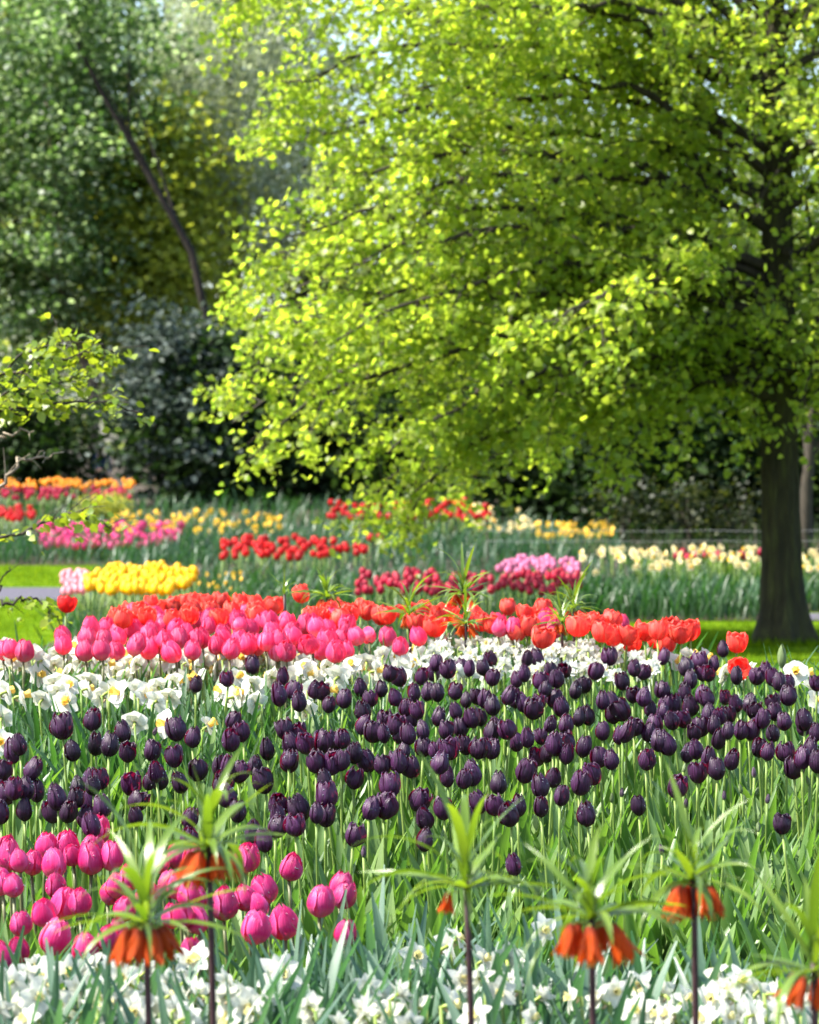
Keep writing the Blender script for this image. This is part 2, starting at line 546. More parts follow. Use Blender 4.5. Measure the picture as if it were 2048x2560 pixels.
# ------------------------------------------------------------------ leaf templates
def strap(L, W, bend, fold=0.25, nv=8, twist=0.0, wshape=None, droop=0.0):
    """Long leaf growing up +Z, arching towards +X; 3 points across (folded)."""
    V, U = [], []
    x = z = 0.0
    ang = 0.04
    ds = L / (nv - 1)
    for j in range(nv):
        v = j / (nv - 1)
        w = W * (wshape(v) if wshape else math.sin(math.pi * min(1, 0.18 + 0.82 * v)) ** 0.7)
        tw = twist * v
        for u in (-1, 0, 1):
            yy = u * w / 2
            xx = -abs(u) * w / 2 * fold
            V.append((x + (xx * math.cos(tw) - yy * math.sin(tw)) * math.cos(ang), xx * math.sin(tw) + yy * math.cos(tw), z - xx * math.sin(ang)))
            U.append((u * .5 + .5, v))
        ang += (bend / (nv - 1)) * (0.4 + 1.2 * v) + droop * max(0, v - .6)
        x += math.sin(ang) * ds
        z += math.cos(ang) * ds
    Q = []
    for j in range(nv - 1):
        for i in range(2):
            a = j * 3 + i
            Q.append((a, a + 1, a + 4, a + 3))
    return np.array(V), np.array(Q), np.zeros((0, 3), int), np.array(U)


def tulip_w(v):
    return max(0.0, (0.42 + 1.5 * v) if v < .3 else math.cos((v - .34) / .66 * math.pi / 2) ** 0.75 if v < 1 else 0.0) if v < 1 else 0.0


def tw(v):
    pts = [(0, .35), (.15, .62), (.35, .97), (.5, 1.0), (.7, .82), (.85, .5), (.95, .2), (1, .0)]
    return float(np.interp(v, [p[0] for p in pts], [p[1] for p in pts]))


def dw(v):
    return float(np.interp(v, [0, .1, .8, .93, 1], [.8, .95, 1, .8, .25]))


TUL = [strap(rnd.uniform(.28, .40), rnd.uniform(.030, .050), rnd.uniform(.05, .45), rnd.uniform(.25, .6), 9, rnd.uniform(-.7, .7), tw) for _ in range(14)]
TULB = [strap(rnd.uniform(.26, .38), rnd.uniform(.052, .080), rnd.uniform(.05, .5), rnd.uniform(.2, .5), 9, rnd.uniform(-.8, .8), tw) for _ in range(14)]
DAF = [strap(rnd.uniform(.33, .46), rnd.uniform(.011, .017), rnd.uniform(.05, .75), .25, 8, rnd.uniform(-1.5, 1.5), dw, rnd.choice([0, 0, 0, .5])) for _ in range(14)]
BDF = [strap(rnd.uniform(.30, .44), rnd.uniform(.014, .022), rnd.uniform(.1, .9), .2, 5, rnd.uniform(-1.2, 1.2), dw, rnd.choice([0, 0, .5])) for _ in range(10)]


def upright(n, tilt=0.25, smin=.75, smax=1.2):
    """n random upright orientation matrices (rotation about z, small tilt, scale)."""
    a = nr.uniform(0, 2 * np.pi, n)
    s = nr.uniform(smin, smax, n)
    c, d = np.cos(a), np.sin(a)
    Rz = np.zeros((n, 3, 3))
    Rz[:, 0, 0], Rz[:, 0, 1], Rz[:, 1, 0], Rz[:, 1, 1], Rz[:, 2, 2] = c, -d, d, c, 1
    t = np.abs(nr.normal(0, tilt, n))
    Ry = np.zeros((n, 3, 3))
    Ry[:, 0, 0], Ry[:, 0, 2], Ry[:, 2, 0], Ry[:, 2, 2], Ry[:, 1, 1] = np.cos(t), np.sin(t), -np.sin(t), np.cos(t), 1
    return np.einsum('nij,njk->nik', Rz, Ry) * s[:, None, None]


def foliage(name, label_cat, mat, tmpl, regions, smin=.75, smax=1.2, tilt=.25):
    """regions: list of (n, px0, px1, d0, d1) in picture columns or (n, None, keep, d0, d1, x0, x1)."""
    T = []
    for r in regions:
        n, a, b2, d0, d1 = r[:5]
        k = 0
        while k < n:
            d = math.sqrt(rnd.uniform(d0 * d0, d1 * d1))
            if a is None:
                x = rnd.uniform(r[5], r[6])
            else:
                x = (rnd.uniform(a, b2) - 1024) / FPX * d
            k += 1
            if a is None and b2 and not b2(x, d):
                continue
            T.append((x, d, ground(d) - .005))
    T = np.array(T)
    Mx = upright(len(T), tilt, smin, smax)
    V, F, U = scatter(tmpl, nr.integers(0, len(tmpl), len(T)), Mx, T)
    o = obj(name, np_mesh(name, V, F, U, [mat]))
    return tag(o, kind='stuff')


foliage('tulip_foliage', 0, M['tulip_leaf'], TUL, [(1900, -250, 1250, 6.5, 9.0), (2900, 500, 2300, 6.9, 9.8), (900, 500, 2300, 7.3, 8.9)], .8, 1.2, .15)
foliage('tulip_foliage', 0, M['tulip_leaf'], TULB, [(800, 1000, 2300, 5.9, 7.3), (420, 400, 1200, 5.9, 7.2), (300, -200, 500, 5.7, 7)], .85, 1.15, .17)
foliage('daffodil_foliage', 0, M['daff_leaf'], DAF, [(2100, -250, 1150, 8.6, 10.2), (900, 900, 2200, 9.2, 10.8), (700, -200, 1700, 10.2, 12.4)], .85, 1.15, .16)
foliage('daffodil_foliage', 0, M['blue_leaf'], DAF, [(1500, -200, 2300, 5.0, 6.0), (350, 700, 1500, 5.6, 6.4), (700, -100, 800, 5.0, 5.6)], .95, 1.4, .2)

bedk = lambda x, d: in_poly(x, d, BED)
foliage('bed_foliage', 0, M['bed_leaf'], BDF, [(5200, None, bedk, 20.5, 30, -3.2, 5.5), (1600, None, bedk, 25.5, 27.5, .9, 5.0)], .75, 1.1, .22)
foliage('bed_foliage', 0, M['bed_blue_leaf'], BDF, [(3800, None, bedk, 29, 40, -5, 6), (1500, None, bedk, 34, 40, -5.5, 2), (200, None, bedk, 34.6, 37, -6, -1.5)], .8, 1.1, .22)
foliage('bed_foliage', 0, M['bed_leaf'], BDF, [(1500, None, bedk, 34.5, 37, -6, -1.5)], .4, .72, .25)
foliage('bed_foliage', 0, M['bed_leaf'], BDF, [(3000, None, bedk, 39, 48, -8, 7)], .8, 1.2, .25)

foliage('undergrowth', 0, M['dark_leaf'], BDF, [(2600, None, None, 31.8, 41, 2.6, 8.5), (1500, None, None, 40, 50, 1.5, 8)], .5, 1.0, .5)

# lawn grass: uncountable, one object
BLD = [strap(.05, .006, b, .1, 3, 0, lambda v: 1 - v * .95) for b in (.2, .6, 1.0)]


def lawn_ok(x, d):
    if in_poly(x, d, BED):
        return False
    if d > 29 and d < 31.1 and x < -3.2:
        return False
    if x > 3.3 and 25.5 < d < 26.7:
        return False
    return True


foliage('grass', 0, M['grass'], BLD, [(60000, None, lawn_ok, 15.5, 35, -5, 4.6), (2600, None, lawn_ok, 22.2, 23.1, 2.45, 3.4)], .6, 1.9, .5)


# ------------------------------------------------------------------ flower meshes (unit: bloom height 1)
EGV = [0, .06, .14, .25, .38, .52, .66, .78, .88, .95, 1]
EGR = [.22, .52, .78, .95, 1.0, .97, .87, .74, .60, .47, .33]


def egg(v):
    return float(np.interp(v, EGV, EGR))



def tulip_bloom(seed, Rr=.38, opn=0.0, wav=0.0, mats=None, drops=0, name='bloom', nu=9, nv=11, splay=None, pts=1.0):
    r_ = random.Random(seed)
    b = MB()
    for k in range(6):
        inner = k >= 3
        phi = (k % 3) * 2 * math.pi / 3 + (math.pi / 3 if inner else 0) + r_.uniform(-.12, .12)
        o_ = max(-.1, opn + r_.uniform(-.05, .09))
        if splay and k == splay[0]:
            o_ = splay[1]
        hh = r_.uniform(.93, 1.04) * (1.0 if inner else .97)
        rad = Rr * (.86 if inner else 1.0)
        amax = R(59 if not inner else 60)
        wv = r_.uniform(0, 6)
        P, U = [], []
        for j in range(nv):
            v = j / (nv - 1)
            prof = egg(v)
            rr0 = rad * prof + o_ * v * v * .62
            z = hh * (v * (1 - .22 * o_ * v)) + .02
            if v < .12:
                z -= .02
            wdt = min(1.0, 1.18 * max(0.0, 1 - v ** 3.2) ** .55) * (0.62 + .38 * min(1, v * 3))
            for i in range(nu):
                u = -1 + 2 * i / (nu - 1)
                a = phi + u * amax * wdt * (1 - .25 * o_ * v)
                rr = rr0 * (1 + .045 * u) + rad * (.02 * u * u * v - .07 * math.exp(-(u / .15) ** 2) * v + .05 * max(0, abs(u) - .75) * 4 * v)
                rr += wav * .06 * math.sin(wv + u * 5 + v * 4) * v
                zz = z - .035 * u * u * v * pts + wav * .03 * math.sin(wv * 2 + u * 6)
                P.append((rr * math.cos(a), rr * math.sin(a), zz))
                U.append((u * .5 + .5, v))
        b.grid(P, nu, nv, 0, U)
    for k in range(drops):
        v = r_.uniform(.3, .9)
        a = r_.uniform(0, 2 * math.pi)
        prof = egg(v)
        rr = Rr * prof * 1.03
        b.ball((rr * math.cos(a), rr * math.sin(a), v * .97), r_.uniform(.018, .034), 6, 4, 1)
    return b.mesh(name, mats)


def tepal(b, phi, L, W, lift, cup, tw_, mat=0, nu=5, nv=7, r0=.03):
    P, U = [], []
    for j in range(nv):
        v = j / (nv - 1)
        w = W * math.sin(math.pi * (0.14 + 0.86 * v) ** .85) ** .75
        if j == nv - 1:
            w = W * .06
        r = r0 + L * v
        z = lift * v + cup * v * v
        for i in range(nu):
            u = -1 + 2 * i / (nu - 1)
            zz = z + .07 * L * (u * u) * math.sin(math.pi * v) + tw_ * u * w * v
            x, y = r, u * w / 2
            P.append((x * math.cos(phi) - y * math.sin(phi), x * math.sin(phi) + y * math.cos(phi), zz))
            U.append((u * .5 + .5, v))
    b.grid(P, nu, nv, mat, U)


def daff_bloom(seed, double=False, mats=None, wid=.50):
    """Faces +Z, unit diameter 1; green receptacle behind."""
    r_ = random.Random(seed)
    b = MB()
    for layer in range(3 if double else 2):
        for k in range(3 if not double else 5):
            phi = k * 2 * math.pi / (5 if double else 3) + layer * math.pi / (4.2 if double else 3) + r_.uniform(-.1, .1)
            L = (.46 if not double else .48 - .1 * layer) * r_.uniform(.9, 1.08)
            W = (wid if not double else .32 - .04 * layer) * r_.uniform(.9, 1.1)
            tepal(b, phi, L, W, r_.uniform(-.10, .03) + (.16 * layer if double else -.012 * layer), r_.uniform(-.08, .10), r_.uniform(-.35, .35))
    b.tube([(0, 0, .01), (0, 0, -.10), (0, 0, -.20), (.02, 0, -.30)], [.055, .045, .055, .03], 7, 1)
    b.tube([(0, 0, -.17), (.05, .02, -.22), (.12, .05, -.20), (.17, .02, -.13)], [.012, .045, .035, .008], 5, 2)
    return b.mesh('bloom', mats)


def daff_corona(seed, L=.26, r0=.085, r1=.15, mats=None):
    r_ = random.Random(seed)
    b = MB()
    nu, nv = 18, 7
    P, U = [], []
    for j in range(nv):
        v = j / (nv - 1)
        for i in range(nu):
            a = 2 * math.pi * i / nu
            rr = r0 + (r1 - r0) * v ** 1.3 + (.022 * math.sin(a * 6 + seed) + .01 * math.sin(a * 11)) * max(0, v - .5) * 2
            P.append((rr * math.cos(a), rr * math.sin(a), .0 + L * v + .015 * math.sin(a * 5 + 1) * v))
            U.append((i / nu * 2, v))
    b.grid(P, nu, nv, 0, U, wrap=True)
    b.grid([(r0 * .95 * math.cos(2 * math.pi * i / 12) * k, r0 * .95 * math.sin(2 * math.pi * i / 12) * k, .01) for k in (1, .02) for i in range(12)], 12, 2, 0, None, True)
    return b.mesh('corona', mats)


def stem_mesh(seed, r0, r1, bend, mat, name='stem'):
    r_ = random.Random(seed)
    b = MB()
    ph = r_.uniform(0, 6.28)
    pts = []
    for j in range(9):
        v = j / 8
        k = bend * math.sin(math.pi * v)
        pts.append((k * math.cos(ph), k * math.sin(ph), v))
    b.tube(pts, [r0 + (r1 - r0) * j / 8 for j in range(9)], 7)
    return b.mesh(name, [mat])


def tmpl_mesh(name, t, mats):
    return np_mesh(name, t[0], [t[1]] if len(t[1]) else [t[2]], t[3], mats)


LEAFM = [tmpl_mesh('leaf', t, [M['tulip_leaf_one']]) for t in TUL[:8]]
STEMS = [stem_mesh(i, .0042, .0036, .012, M['stem']) for i in range(6)]
PSTEMS = [stem_mesh(i, .0050, .0042, .010, M['pink_stem']) for i in range(5)]
DSTEMS = [stem_mesh(i, .0040, .0034, .014, M['stem']) for i in range(5)]
FSTEMS = [stem_mesh(i, .0065, .0052, .006, M['frit_stem']) for i in range(4)]

mb = [M['black'], M['drop']]
BLACK = [tulip_bloom(100 + i, .365 + .02 * (i % 3 - 1), [-.06, -.02, .02, -.04, .05, -.08, .0, .12][i], .55, mb, 10) for i in range(8)]
BLACK += [tulip_bloom(160 + i, .375 + .02 * i, [.16, .22, .10][i], .9, mb, 6, splay=(i, .35)) for i in range(3)]
BLACK_SPLAY = tulip_bloom(150, .40, .0, .2, mb, 6, splay=(0, .75))
BLACK_HORN = tulip_bloom(151, .39, -.04, .2, mb, 6, splay=(3, .55))
mp_ = [M['pink'], M['drop']]
PINK = [tulip_bloom(200 + i, .42 + .015 * (i % 3 - 1), [-.07, -.03, .0, -.05, .05, -.08, .03][i], .12, mp_, 7) for i in range(7)]
PINK_OPEN = tulip_bloom(230, .42, .18, .3, mp_, 6)
ROSE = [tulip_bloom(300 + i, .42, [-.03, .02, .06, .0, .10][i], .25, [M['rose']]) for i in range(5)]
RED = [tulip_bloom(400 + i, .45, [.2, .3, .4, .15, .5][i], .9, [M['red']]) for i in range(5)]
DRED = tulip_bloom(420, .46, .42, .5, [M['deepred']])
BUDG = tulip_bloom(500, .20, -.05, 0, [M['bud_green']], nu=5, nv=7)
BUDP = tulip_bloom(501, .22, -.05, 0, [M['bud_purple']], nu=5, nv=7)
WH = [daff_bloom(600 + i, False, [M['white'], M['receptacle'], M['sheath']]) for i in range(6)]
WHN = [daff_bloom(660 + i, False, [M['white'], M['receptacle'], M['sheath']], .34) for i in range(6)]
WHD = [daff_bloom(620 + i, True, [M['white'], M['receptacle'], M['sheath']]) for i in range(6)]
COR = [daff_corona(640 + i, .27, .085, .135, [M['corona']]) for i in range(3)]
PCOR = [daff_corona(650 + i, .16, .07, .12, [M['palecorona']]) for i in range(3)]

# ------------------------------------------------------------------ flower positions read off the photograph
# per crop: origin x, origin y, scale, then (cx, cy, visible height) in crop pixels
BLK = [
 (0, 1600, 4.3125, [(680,890,265),(985,825,240),(1350,955,225),(805,1160,220),(1030,1085,245),(1170,1090,250),(1380,1170,210),(1625,1155,215),(220,1095,220),(150,1155,270)]),
 (0, 1740, 4.3125, [(40,765,230),(295,740,240),(75,1005,245),(150,960,230),(285,965,230),(400,990,235),(265,1195,235),(15,1165,180),(630,1050,265),(820,950,220),(810,1060,220),(575,1190,190),(720,1205,235),(950,840,190),(1105,850,220),(1010,930,200),(975,1110,250),(1115,1150,240),(890,1220,150),(1000,1290,150),(1420,870,190),(1585,870,215),(1440,1085,235),(1475,1270,205),(1690,740,160),(1715,830,190)]),
 (400, 1600, 4.3125, [(385,445,180),(735,390,165),(1005,240,195),(1330,340,160),(1300,550,240),(1420,510,190),(1505,625,210),(1665,505,195),(1680,630,100),(760,820,165),(195,920,260),(345,1020,215),(760,1045,235),(900,955,215),(1365,925,220),(1510,945,170),(1445,1080,230),(1585,1070,230),(1165,1145,230),(155,1215,230),(1690,1090,180),(1580,1210,90),(1390,1240,170),(1690,1240,170)]),
 (300, 1860, 4.3125, [(835,250,230),(680,375,220),(945,150,130),(1075,205,230),(1160,155,150),(1290,115,80),(1075,405,240),(1270,265,225),(1170,310,150),(1195,490,190),(1450,205,205),(1565,195,120),(1575,350,275),(1265,690,230),(720,750,230),(745,970,200),(1440,910,250),(1570,1005,235),(1215,1020,140)]),
 (650, 1860, 4.3125, [(210,550,160),(270,640,140),(215,690,180),(165,850,240),(380,820,190),(460,650,290),(610,715,210),(705,715,190),(725,510,280),(860,730,140),(975,780,150),(1000,945,235),(310,140,190),(355,230,140),(605,165,215),(745,170,235),(870,140,220),(720,340,190),(1000,340,220),(1170,150,220),(1330,190,205),(1495,150,240),(1410,400,260),(1170,655,245),(1330,625,275),(1660,220,210),(1680,560,250)]),
 (800, 1600, 4.3125, [(770,240,90),(745,330,170),(875,370,200),(980,390,120),(1080,360,185),(1105,235,90),(1240,220,170),(1230,325,180),(1410,180,110),(1395,285,190),(1525,265,170),(1605,280,170),(1660,285,150),(1705,270,150),(440,485,190),(655,500,170),(755,490,150),(250,605,200),(560,605,170),(470,710,165),(85,670,170),(140,765,150),(20,520,190),(1020,535,190),(1150,530,190),(1275,540,190),(1450,520,180),(1565,490,110),(1430,400,90),(840,585,180),(760,610,130),(920,680,170),(1065,710,170),(1360,650,150),(1490,735,180),(1570,620,170),(1690,580,170),(1700,430,140),(1005,810,195),(1255,795,200),(700,815,170),(635,770,110),(815,850,170),(570,955,230),(430,880,210),(700,980,190),(630,1060,150),(860,960,240),(960,985,210),(1120,945,210),(1370,920,165),(1520,900,170),(1660,800,220),(1665,980,150),(230,900,140),(245,1030,200),(40,1060,240),(150,1055,210),(500,1100,150),(370,1180,220),(140,1240,170),(540,1240,180),(690,1260,130),(880,1170,190),(850,1250,180),(1110,1130,190),(1180,1030,80),(1260,1160,190),(1270,1250,160),(1090,1240,150),(1420,1130,230),(1290,1050,110),(1490,1050,150),(1590,1100,210),(1700,1120,180),(1560,1260,110)]),
 (1200, 1600, 4.3125, [(140,175,160),(50,270,170),(240,340,150),(420,180,150),(450,90,80),(500,170,170),(645,155,190),(890,160,140),(770,300,170),(930,285,170),(830,385,195),(1185,155,150),(1100,255,120),(1230,310,180),(1400,155,190),(1370,350,150),(1330,290,100),(1555,395,160),(1665,275,180),(120,375,170),(25,430,140),(405,400,170),(480,330,180),(655,390,160),(570,445,150),(280,410,90),(690,500,170),(1020,510,190),(1125,460,170),(1110,360,120),(1215,490,130),(1300,520,150),(1200,620,150),(1320,620,190),(1450,610,160),(1500,530,100),(1580,710,230),(1450,770,200),(1650,560,170),(35,600,190),(140,675,205),(270,555,200),(180,560,140),(375,600,200),(480,620,160),(565,710,220),(640,640,170),(780,600,195),(900,690,210),(1000,660,100),(910,500,100),(1055,795,200),(1180,780,210),(1180,680,100),(920,880,200),(940,780,90),(1330,955,195),(1540,910,160),(1500,1000,190),(1660,905,190),(1700,920,150),(745,870,180),(10,810,180),(100,950,230),(180,900,180),(315,930,200),(345,820,150),(525,890,150),(440,880,140),(520,1015,205),(410,1060,180),(670,1010,180),(1120,940,110),(40,1130,200),(110,1140,220),(605,1230,200),(700,1190,190),(480,1180,130),(385,1220,140),(250,1270,100),(790,1050,170),(870,1060,180),(965,1040,170),(920,1180,230),(830,1120,200),(1100,1115,220),(1290,1220,180),(1385,1110,120),(1430,1240,170),(1520,1220,150),(1090,1260,110),(1610,1230,150)]),
 (1600, 1580, 3.85, [(210,205,135),(230,330,120),(225,410,110),(20,360,150),(305,430,130),(110,510,130),(195,530,155),(460,280,140),(390,385,130),(575,235,135),(710,285,150),(490,430,175),(605,370,150),(655,370,150),(805,145,150),(930,385,140),(725,440,90),(880,480,130),(1110,400,160),(1220,345,160),(1300,390,140),(1345,450,175),(1445,460,150),(1545,485,130),(1590,555,130),(1435,580,190),(1705,465,150),(1200,500,130),(580,560,140),(670,590,140),(740,530,120),(825,600,150),(430,535,140),(350,525,120),(970,545,120),(1060,520,100),(945,650,150),(1045,640,140),(1130,560,100),(1210,600,130),(1290,640,140),(1300,740,170),(1100,730,170),(1170,780,150),(1610,680,120),(1590,780,140),(1400,835,175),(1585,895,160),(1690,820,120),(1690,940,170),(30,600,170),(230,640,150),(320,640,140),(105,720,160),(210,735,160),(150,840,150),(400,690,90),(500,660,150),(650,745,150),(745,650,100),(765,780,165),(860,770,170),(710,850,140),(535,770,110),(575,870,150),(325,820,180),(430,810,170),(70,930,190),(30,800,90),(460,960,100),(530,940,170),(840,925,160),(960,920,175),(1050,870,140),(750,1000,195),(190,1010,210),(290,1050,200),(320,930,120),(370,1010,120),(450,1130,190),(480,1050,120),(550,1100,180),(650,1150,150),(995,1105,130),(860,1170,160),(1150,970,120),(1140,1080,180),(1220,1120,170),(1285,945,160),(1260,1040,90),(1410,1130,185),(1560,1145,140),(1630,1080,190),(1270,1190,100),(1715,1180,150),(55,1160,150),(160,1160,110)]),
 (1050, 1860, 3.833, [(270,260,150),(515,250,230),(410,300,190),(520,430,130),(750,345,200),(770,485,110),(985,220,235),(1270,285,190),(1170,330,150),(1310,190,120),(1340,460,190),(1525,335,230),(1680,210,140),(595,520,215),(720,555,190),(455,660,240),(230,580,215),(70,675,215),(30,890,210),(875,625,230),(935,540,170),(1160,570,190),(1250,610,110),(1610,640,220),(915,1125,215)]),
 (1500, 1860, 3.148, [(770,175,120),(925,155,130),(590,285,140),(310,460,155),(1440,600,160),(1530,145,130)]),
]
black_list = []
for ox, oy, s, L in BLK:
    for cx, cy, h in L:
        black_list.append((ox + cx / s, oy + (cy - h / 2) / s, h / s))
# hidden slivers carry the least of the picture: past 300 of a kind they go
black_list.sort(key=lambda p: -p[2])
black_list = black_list[:300]

SPECIAL = {
    (1289, 2153): 'lone dark purple tulip standing lowest, amid green leaves in front of the bed',
    (1957, 2050): 'lone dark purple tulip among broad leaves in front of bed at right edge',
    (1598, 2006): 'lone crimson-tinged dark tulip in front of the bed, beside pointed purple buds',
    (1809, 1618): 'highest dark purple tulip, overlapping the single red tulip beside the tree trunk',
    (633, 1656): 'tall dark purple tulip standing alone before white daffodils, highest of the three there',
    (489, 1703): 'small dark purple tulip on a long stem, alone against white daffodils',
    (570, 1690): 'squat dark purple tulip on thin stem before white daffodils, between two taller ones',
    (158, 1806): 'broad dark purple tulip directly under a white daffodil with yellow trumpet',
    (228, 1791): 'dark wine tulip farthest back at left, against green daffodil leaves',
    (1406, 1637): 'dark tulip with two pointed petals splayed out like horns, before white daffodils',
    (1525, 1636): 'smooth upright dark tulip against white daffodils, left of red tulip clump',
    (1003, 1686): 'dark purple tulip with very long bare stem at the back of the packed bed',
    (882, 2079): 'dark purple tulip beside a fallen drooping petal, low in the bed',
    (1424, 2022): 'dark purple tulip partly behind leaf stems, with a drooping petal beside it',
    (664, 2093): 'dark tulip lowest in left half, just above a pink tulip and fritillary leaf',
}


def put_tulip(name, label, cat, group, px, top, real_h, mesh, stems, H, spread=0.0, leaves=1, tilt=0.0, hi=12.2):
    full = real_h * (1.12 if name == 'dark_purple_tulip' else 1.0)
    # centre of the bloom: the visible top plus half of the bloom
    d = solve(px, top, H + full / 2, hi=hi)
    d = solve(px, top + full / 2 / d * FPX, H, hi=hi)
    p = at(px, top + full / 2 / d * FPX, d)
    g = ground(d)
    z0 = p.z - full / 2 - g
    tx, ty = rnd.uniform(-.07, .07), rnd.uniform(-.07, .07)
    bx, by = p.x - tx * z0, p.y - ty * z0
    gb = ground(by)
    t = thing(name, label, cat, (bx, by, gb), group)
    L = p.z - full / 2 - gb
    ay, ax = math.atan(tx), -math.atan(ty)
    obj('bloom', mesh, t, (tx * L, ty * L, L - .004), (ax + rnd.gauss(0, .15), ay + rnd.gauss(0, .15) + tilt, rnd.uniform(0, 6.28)), (full * rnd.uniform(.92, 1.06), full * rnd.uniform(.92, 1.06), full))
    obj('stem', rnd.choice(stems), t, (0, 0, -.004), (ax, ay, 0), (1, 1, math.hypot(L, L * math.hypot(tx, ty)) + .002))
    a0 = rnd.uniform(0, 6.28)
    for k in range(leaves):
        s = rnd.uniform(.8, 1.1)
        obj('leaf', rnd.choice(LEAFM), t, (0, 0, .004), (0, rnd.uniform(-.02, .12), a0 + k * 2.6 + rnd.uniform(-.4, .4)), (s, s, s))
    return t


G_MAIN = 'dark purple tulips packed across the middle and right of the bed'
G_LEFT = 'dark purple tulips in the looser left part of the bed'
for i, (px, top, vis) in enumerate(black_list):
    d0 = solve(px, top, .55)
    h = vis / FPX * d0
    h = min(.074, h) if h > .047 else rnd.uniform(.052, .062)
    cy = top + h / 2 / d0 * FPX
    lab, sp = None, None
    for (sx, sy), l in SPECIAL.items():
        if abs(sx - px) < 9 and abs(sy - (top + vis / 2)) < 12:
            lab = l
            sp = (sx, sy)
    grp = G_LEFT if px < 560 else G_MAIN
    if lab is None:
        lab = 'dark purple tulip in the looser group behind the front pink tulips' if px < 560 else 'dark purple tulip in the dense band running across the bed'
    H = .50 + rnd.uniform(-.035, .035)
    if top > 2080:
        H = .44
    me = rnd.choice(BLACK)
    if sp in ((1424, 2022),):
        me = BLACK_SPLAY
    if sp in ((1406, 1637),):
        me = BLACK_HORN
    put_tulip('dark_purple_tulip', lab, 'tulip', grp, px, top, h, me, STEMS, H, leaves=1 if top < 1900 else 2)

# buds
BUDS = [(1554,1977,90,1),(1530,1990,90,0),(1713,2004,95,1),(1811,1982,80,1),(1886,1927,105,1),(1854,1965,75,0),(1864,1993,80,0),(1886,1971,70,0),(1918,1992,85,1),(1708,1914,80,0),(1706,1943,70,0),(1656,2114,70,1),(1813,2097,80,0),(1897,2063,90,0),(2024,1943,60,0),(384,1823,80,1),(101,2031,100,0),(282,2039,95,0),(303,2051,90,0),(909,2125,110,1),(390,2120,60,0),(428,2025,120,0)]
for px, cy, h, pur in BUDS:
    d0 = solve(px, cy, .42)
    put_tulip('tulip_bud', 'small closed purple tulip bud on thin stem among leaves' if pur else 'small closed green tulip bud on thin stem among leaves', 'tulip bud', 'closed purple tulip buds' if pur else 'closed green tulip buds',
              px, cy - h / 7.0, max(.03, h / 3.4 / FPX * d0), BUDP if pur else BUDG, STEMS, .42 + rnd.uniform(-.03, .03), leaves=1)
put_tulip('tulip_bud', 'tall green pointed tulip bud rising against dark shaded lawn before tree', 'tulip bud', None, 1955, 1605, .08, BUDG, STEMS, .55, leaves=1)

# front pink tulips
PK = [
 (0, 2040, 4.3125, [(100,390,370),(10,330,320),(220,460,260),(340,485,295),(485,300,310),(590,490,355),(700,310,380),(795,390,250),(1030,120,330),(970,330,330),(980,450,390),(1190,410,340),(30,690,320),(150,720,270),(660,910,390),(860,900,315),(235,1140,300),(500,1010,330),(530,1270,430),(600,720,300),(65,1500,420),(230,1400,290),(930,1420,390),(1150,1280,300),(1310,1350,300),(1270,730,300),(1400,640,300),(1160,800,300),(1590,790,300),(1320,980,300),(1300,1200,300)]),
 (350, 2080, 4.3125, [(1130,245,340),(1605,350,310),(1390,585,360),(1180,680,310),(1320,760,300),(1230,1005,400),(1570,950,400),(375,240,300),(220,290,240),(570,240,280),(320,540,330),(430,560,330),(530,650,300),(640,680,300),(905,750,380),(640,910,360),(350,880,300),(490,860,300),(540,1200,220)]),
 (560, 2060, 4.3125, [(1025,810,360),(1235,640,330),(1255,740,330),(1295,1155,330)]),
]
PSPEC = {(798, 2248): 'pink tulip farthest right but two, round and full, touching its right neighbour', (860, 2328): 'smaller red-pink tulip with thin leaf crossing it, farthest right of the front pinks',
         (722, 2161): 'pink tulip on long stem standing clear, right of fritillary leaf tip', (635, 2313): 'large front pink tulip, left one of a level pair over a white daffodil',
         (714, 2300): 'large front pink tulip, right one of a level pair over a white daffodil', (612, 2137): 'pink tulip behind yellow-green fritillary leaf, just below dark tulips',
         (123, 2334): 'largest front pink tulip, broad and full, low in the left group', (239, 2068): 'topmost pink tulip of the front group, against dark tulips'}
for ox, oy, s, L in PK:
    for cx, cy, h in L:
        px, top, vis = ox + cx / s, oy + (cy - h / 2) / s, h / s
        lab = 'bright pink tulip crowded in the front left group'
        for (sx, sy), l in PSPEC.items():
            if abs(sx - px) < 7 and abs(sy - (oy + cy / s)) < 9:
                lab = l
        d0 = solve(px, top, .54)
        hh = min(.082, max(.058, vis / FPX * d0))
        put_tulip('pink_tulip', lab, 'tulip', 'bright pink tulips at the front left', px, top, hh, rnd.choice(PINK), PSTEMS, .48 + rnd.uniform(-.03, .03), leaves=1)

